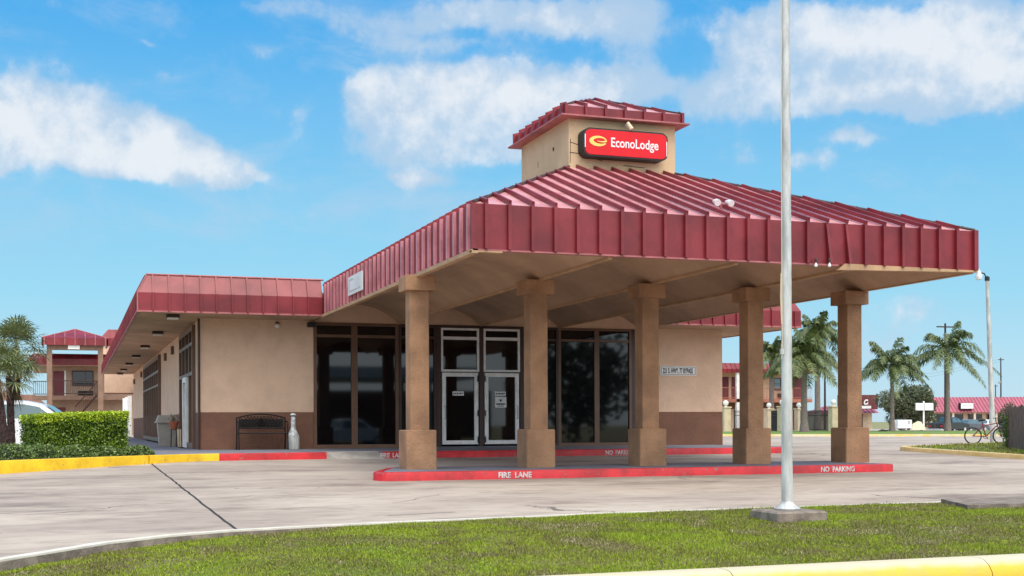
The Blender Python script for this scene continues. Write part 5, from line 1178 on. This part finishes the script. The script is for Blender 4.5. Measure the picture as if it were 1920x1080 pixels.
# ------------------------------------------------------------------ shops in the distance
SHP = thing('shop_row', far(1850,235)+(-1.2,), 'long low row of shops with a faded red metal roof, far right', 'building')
def shop(T, pxa, pxb, D, ztop, zeave, depth=10):
    (x0,y0),(x1,y1) = far(pxa,D), far(pxb,D); f = Vector((x1-x0,y1-y0)).normalized(); n = Vector((-f.y,f.x))
    def q(s, d, z): p = Vector((x0,y0))+f*s+n*d; return (p.x,p.y,z)
    Ls = (Vector((x1,y1))-Vector((x0,y0))).length
    def bx(g,s0,s1,d0,d1,z0,z1): g.add([q(s0,d0,z0),q(s1,d0,z0),q(s1,d1,z0),q(s0,d1,z0),q(s0,d0,z1),q(s1,d0,z1),q(s1,d1,z1),q(s0,d1,z1)],[(0,3,2,1),(4,5,6,7),(0,1,5,4),(1,2,6,5),(2,3,7,6),(3,0,4,7)])
    g = MB(); bx(g,0,Ls,1.6,depth,-1.2,zeave+.3); g.build('wall', cream_m, T)
    g = MB(); g.add([q(-.4,-.6,zeave),q(Ls+.4,-.6,zeave),q(Ls+.4,3.8,ztop),q(-.4+2.6,3.8,ztop),q(-.4,depth,zeave),q(Ls+.4,depth,zeave),q(Ls+.4,4.0,ztop),q(2.2,4.0,ztop)],[(0,1,2,3),(3,2,6,7),(7,6,5,4),(0,3,7,4),(4,5,1,0)]); rf_ = g.build('roof', fade_m, T)
    g = MB(); s = .3
    while s < Ls:
        a = Vector(q(s,-.6,zeave+.01)); b = Vector(q(s,3.8,ztop+.01)) if s > 2.3 else Vector(q(s,-.6+4.4*max(.02,(s+.4)/2.6),zeave+(ztop-zeave)*max(.02,(s+.4)/2.6))); segbar(g,a,b,.03,.07,(f.x,f.y,0)); s += .62
    g.build('seams', M('roof_seam',(.24,.06,.08),.6,.1,1) if 'roof_seam' not in MATS else MATS['roof_seam'], rf_)
    return q, bx, Ls, f
q, bx, Ls, f = shop(SHP, 1738, 2150, 228, 3.45+.9, 1.55)
for k in range(11):
    s = 1.2+k*3.4
    g = MB(); bx(g,s,s+2.3,1.5,1.62,-1.2,1.2); w_ = g.build('shop_window', glass_m, SHP)
    g = MB(); bx(g,s-.1,s,1.45,1.62,-1.2,1.3); bx(g,s+1.1,s+1.2,1.45,1.5,-1.2,1.3); bx(g,s+2.3,s+2.4,1.45,1.62,-1.2,1.3); g.build('frame', brown_m, w_)
for k in range(10):
    s = .5+k*3.9; g = MB(); bx(g,s,s+.35,-.3,.05,-1.2,1.55); g.build('veranda_post', cream_m, SHP)
g = MB(); bx(g,-.6,1.6,5,7,3.6,4.9); g.build('rooftop_unit', dado_m, SHP)
ss = thing('roof_sign', q(7.2,-.9,2.3), 'small white sign box on the slope of the distant red shop roof', 'sign')
g = MB(); s0 = (1808-1738)/(2150-1738)*Ls*.86
bx(g,s0,s0+2.35,-.55,.6,2.15,3.25); g.build('cabinet', dark_m, ss); g = MB(); bx(g,s0+.06,s0+2.3,-.62,-.55,2.2,3.2); g.build('sign_face', wpaint_m, ss)
g = MB()
for j in range(7): bx(g,s0+.45+j*.21,s0+.58+j*.21,-.64,-.62,2.6+.1*(j%3),2.85+.08*(j%2))
g.build('print', steel_m, ss)
# nearer shop with painted script sign
SH2 = thing('corner_shop', far(1600,185)+(-1.1,), 'shop with dark red gable wall and white script lettering behind the rightmost column', 'building')
q2, bx2, L2, f2 = shop(SH2, 1530, 1640, 185, 2.3, 1.2, 8)
g = MB(); s0 = (1596-1530)/(110)*L2; bx2(g,s0-2.2,s0+3.6,-.8,-.4,1.75,3.85); g.build('parapet', M('dark_red_board',(.16,.035,.035),.6,.2,2), SH2)
p_ = q2(s0+1.2,-.86,2.45); ORG[SH2] = ORG[SH2]
text('Co', 1.02, wpaint_m, 'lettering', SH2, (p_[0]+.15,p_[1]-.25,p_[2]), bold=.05, shear=.3, sx=.9, ext=.02)
g = MB(); bx2(g,s0+.6,s0+2.6,-.9,-.8,1.85,2.25); g.build('sub_sign', wpaint_m, SH2)
g = MB(); bx2(g,s0-.2,s0+2.0,1.45,1.62,-1.1,1.1); g.build('shop_window', glass_m, SH2)
# blank pole sign
x,y = far(1731,165); sg_ = thing('pole_sign', (x,y,-1.1), 'blank white two-part sign board on a thin pole before the trees', 'sign')
g = MB(); g.tube([(x,y,-1.1),(x,y,2.6)],.11,8); g.build('pole', white_m, sg_)
g = MB(); g.bevbox(x-1.35,x-.08,y-.25,y-.05,1.4,2.35,.02); g.bevbox(x+.0,x+1.35,y-.25,y-.05,1.4,2.35,.02); g.build('board', wpaint_m, sg_)
x,y = far(1696,150); bt = thing('box_trailer', (x,y,-1.05), 'white box trailer on the verge between palm trunk and pole sign', 'trailer')
g = MB(); g.bevbox(x-1.0,x+1.0,y,y+1.4,-.85,.15,.04); g.build('body', wpaint_m, bt)
g = MB(); g.box(x+.5,x+.6,y-.02,y-.002,-.35,.05); g.build('marking', dark_m, bt)
for s in (-.6,.6): g = MB(); g.tube([(x+s,y+.05,-.88),(x+s,y+.2,-.88)],.2,12); g.build('wheel', tyre_m, bt)
x,y = far(1722,158); gb = thing('rubble_heap', (x,y,-1.1), 'pale pink rubble heap beside the blank pole sign', 'rubble')
g = MB(); g.add([(x-1,y,-1.1),(x+1.1,y,-1.1),(x+1,y+1.5,-1.1),(x-1,y+1.5,-1.1),(x-.5,y+.5,-.3),(x+.3,y+.6,.0),(x+.8,y+.6,-.1)],[(0,1,6,5,4),(1,2,6),(2,3,4,5,6),(3,0,4),(3,2,1,0)]); g.build('stones', cream_m, gb)
# dropped frond on the far lawn
x,y = far(1655,93); g = MB(); g.tube([(x-.5,y,-.74),(x-.1,y,-.66),(x+.2,y,-.70),(x+.65,y,-.62)],[.02,.09,.07,.02],6); g.tube([(x-.2,y,-.70),(x-.35,y-.3,-.76)],.03,5); o = g.build('fallen_frond', black_m, org=(x,y,-.8)); tag(o,'dark fallen palm frond lying on the far green lawn','frond')

# ------------------------------------------------------------------ utility poles
UP = 'wooden utility poles'
def upole(px, D, ztop, label, arm=1.2, tr=False, arms=1):
    x,y = far(px,D); t_ = thing('utility_pole', (x,y,-1.1), label, 'utility pole', UP)
    g = MB(); g.tube([(x,y,-1.1),(x,y,ztop)],[.17,.11],8); g.build('pole', barkd_m, t_)
    for k in range(arms):
        g = MB(); g.box(x-arm,x+arm,y-.18,y-.06,ztop-.5-k*.9,ztop-.36-k*.9); a_ = g.build('crossarm', barkd_m, t_)
        for s in (-.9,-.4,.4,.9): g = MB(); g.lathe((x+arm*s,y-.12,ztop-.36-k*.9),[(.05,0),(.06,.1),(.03,.18)],6); g.build('insulator', steel_m, a_)
    if tr: g = MB(); g.lathe((x-.45,y-.1,ztop-5.4),[(.16,0),(.2,.1),(.2,.6),(.12,.7)],10); g.build('transformer', steel_m, t_)
    return (x,y,ztop-.25)
u1 = upole(1876,260,13.0,'utility pole above the red shop roof right of the lamp post',.7,True)
u2 = upole(1772,150,11.6,'utility pole with crossarm behind the tallest palm',1.3)
u3 = upole(1546,170,8.0,'utility pole seen between flagpole and rightmost column',2.9)
u4 = upole(1866,330,9.5,'distant short utility pole just left of the tall one at right',.6)
g = MB()
for dz in (0,-.5): g.tube([(u3[0],u3[1],u3[2]+dz-.2),((u3[0]+u1[0])/2,(u3[1]+u1[1])/2,(u3[2]+u1[2])/2-2.2+dz),(u1[0],u1[1],u1[2]+dz)],.014,3)
o = g.build('overhead_wires', black_m, org=u3); tag(o,'thin overhead wires strung between the utility poles','wires')

# ------------------------------------------------------------------ across the street (mirrored in the lobby glass)
car('pickup_truck', (17.5,-13,-1.6), R(170), 5.6,1.95,1.85, paintw_m, 'white pickup truck across the street, mirrored in the left lobby window', PBp, PCp, (-1.8,1.8), GWp, cat='truck', pickup=True)
OB = thing('filling_station', (16,-44,-1.6), 'low building with a pale flat canopy across the street, mirrored in the lobby glass', 'building')
g = MB(); g.box(4,34,-50,-36,3.9,4.9); g.build('canopy_roof', wpaint_m, OB)
g = MB(); g.box(0,40,-60,-50.5,-1.6,3.2); g.build('wall', dado_m, OB)
for x in (7,30):
    for y in (-38,-48): g = MB(); g.box(x-.25,x+.25,y-.25,y+.25,-1.6,3.9); g.build('column', white_m, OB)
for i,(px_s,yy,hh,rr,lb) in enumerate(((-14,-40,9,5.5,'left'),(46,-42,10,6,'right'),(66,-50,11,7,'far right'),(-34,-52,10,7,'far left'),(92,-50,10,7.5,'outer'))):
    t_ = thing('street_tree', (px_s,yy,-1.6), 'dark leafy tree across the street, %s of the filling station' % {'left':'just left','right':'just right','far right':'second to the right','far left':'second to the left','outer':'third to the right'}[lb], 'tree', 'trees across the street')
    g = MB(); g.tube([(px_s,yy,-1.6),(px_s,yy,hh*.5)],[.3,.15],8); g.build('trunk', bark_m, t_)
    q = rng.normal(size=(2600,3)); q /= np.linalg.norm(q,axis=1)[:,None]; q *= rng.uniform(.4,1.1,2600)[:,None]; q *= (1+.2*np.sin(q[:,:1]*5+i)*np.cos(q[:,1:2]*6))
    V,F = leaves(q*np.array([rr,rr,hh*.5])+np.array([px_s,yy,hh*.5-1.0]), .42); npmesh('crown', V, F, tree_m, t_)
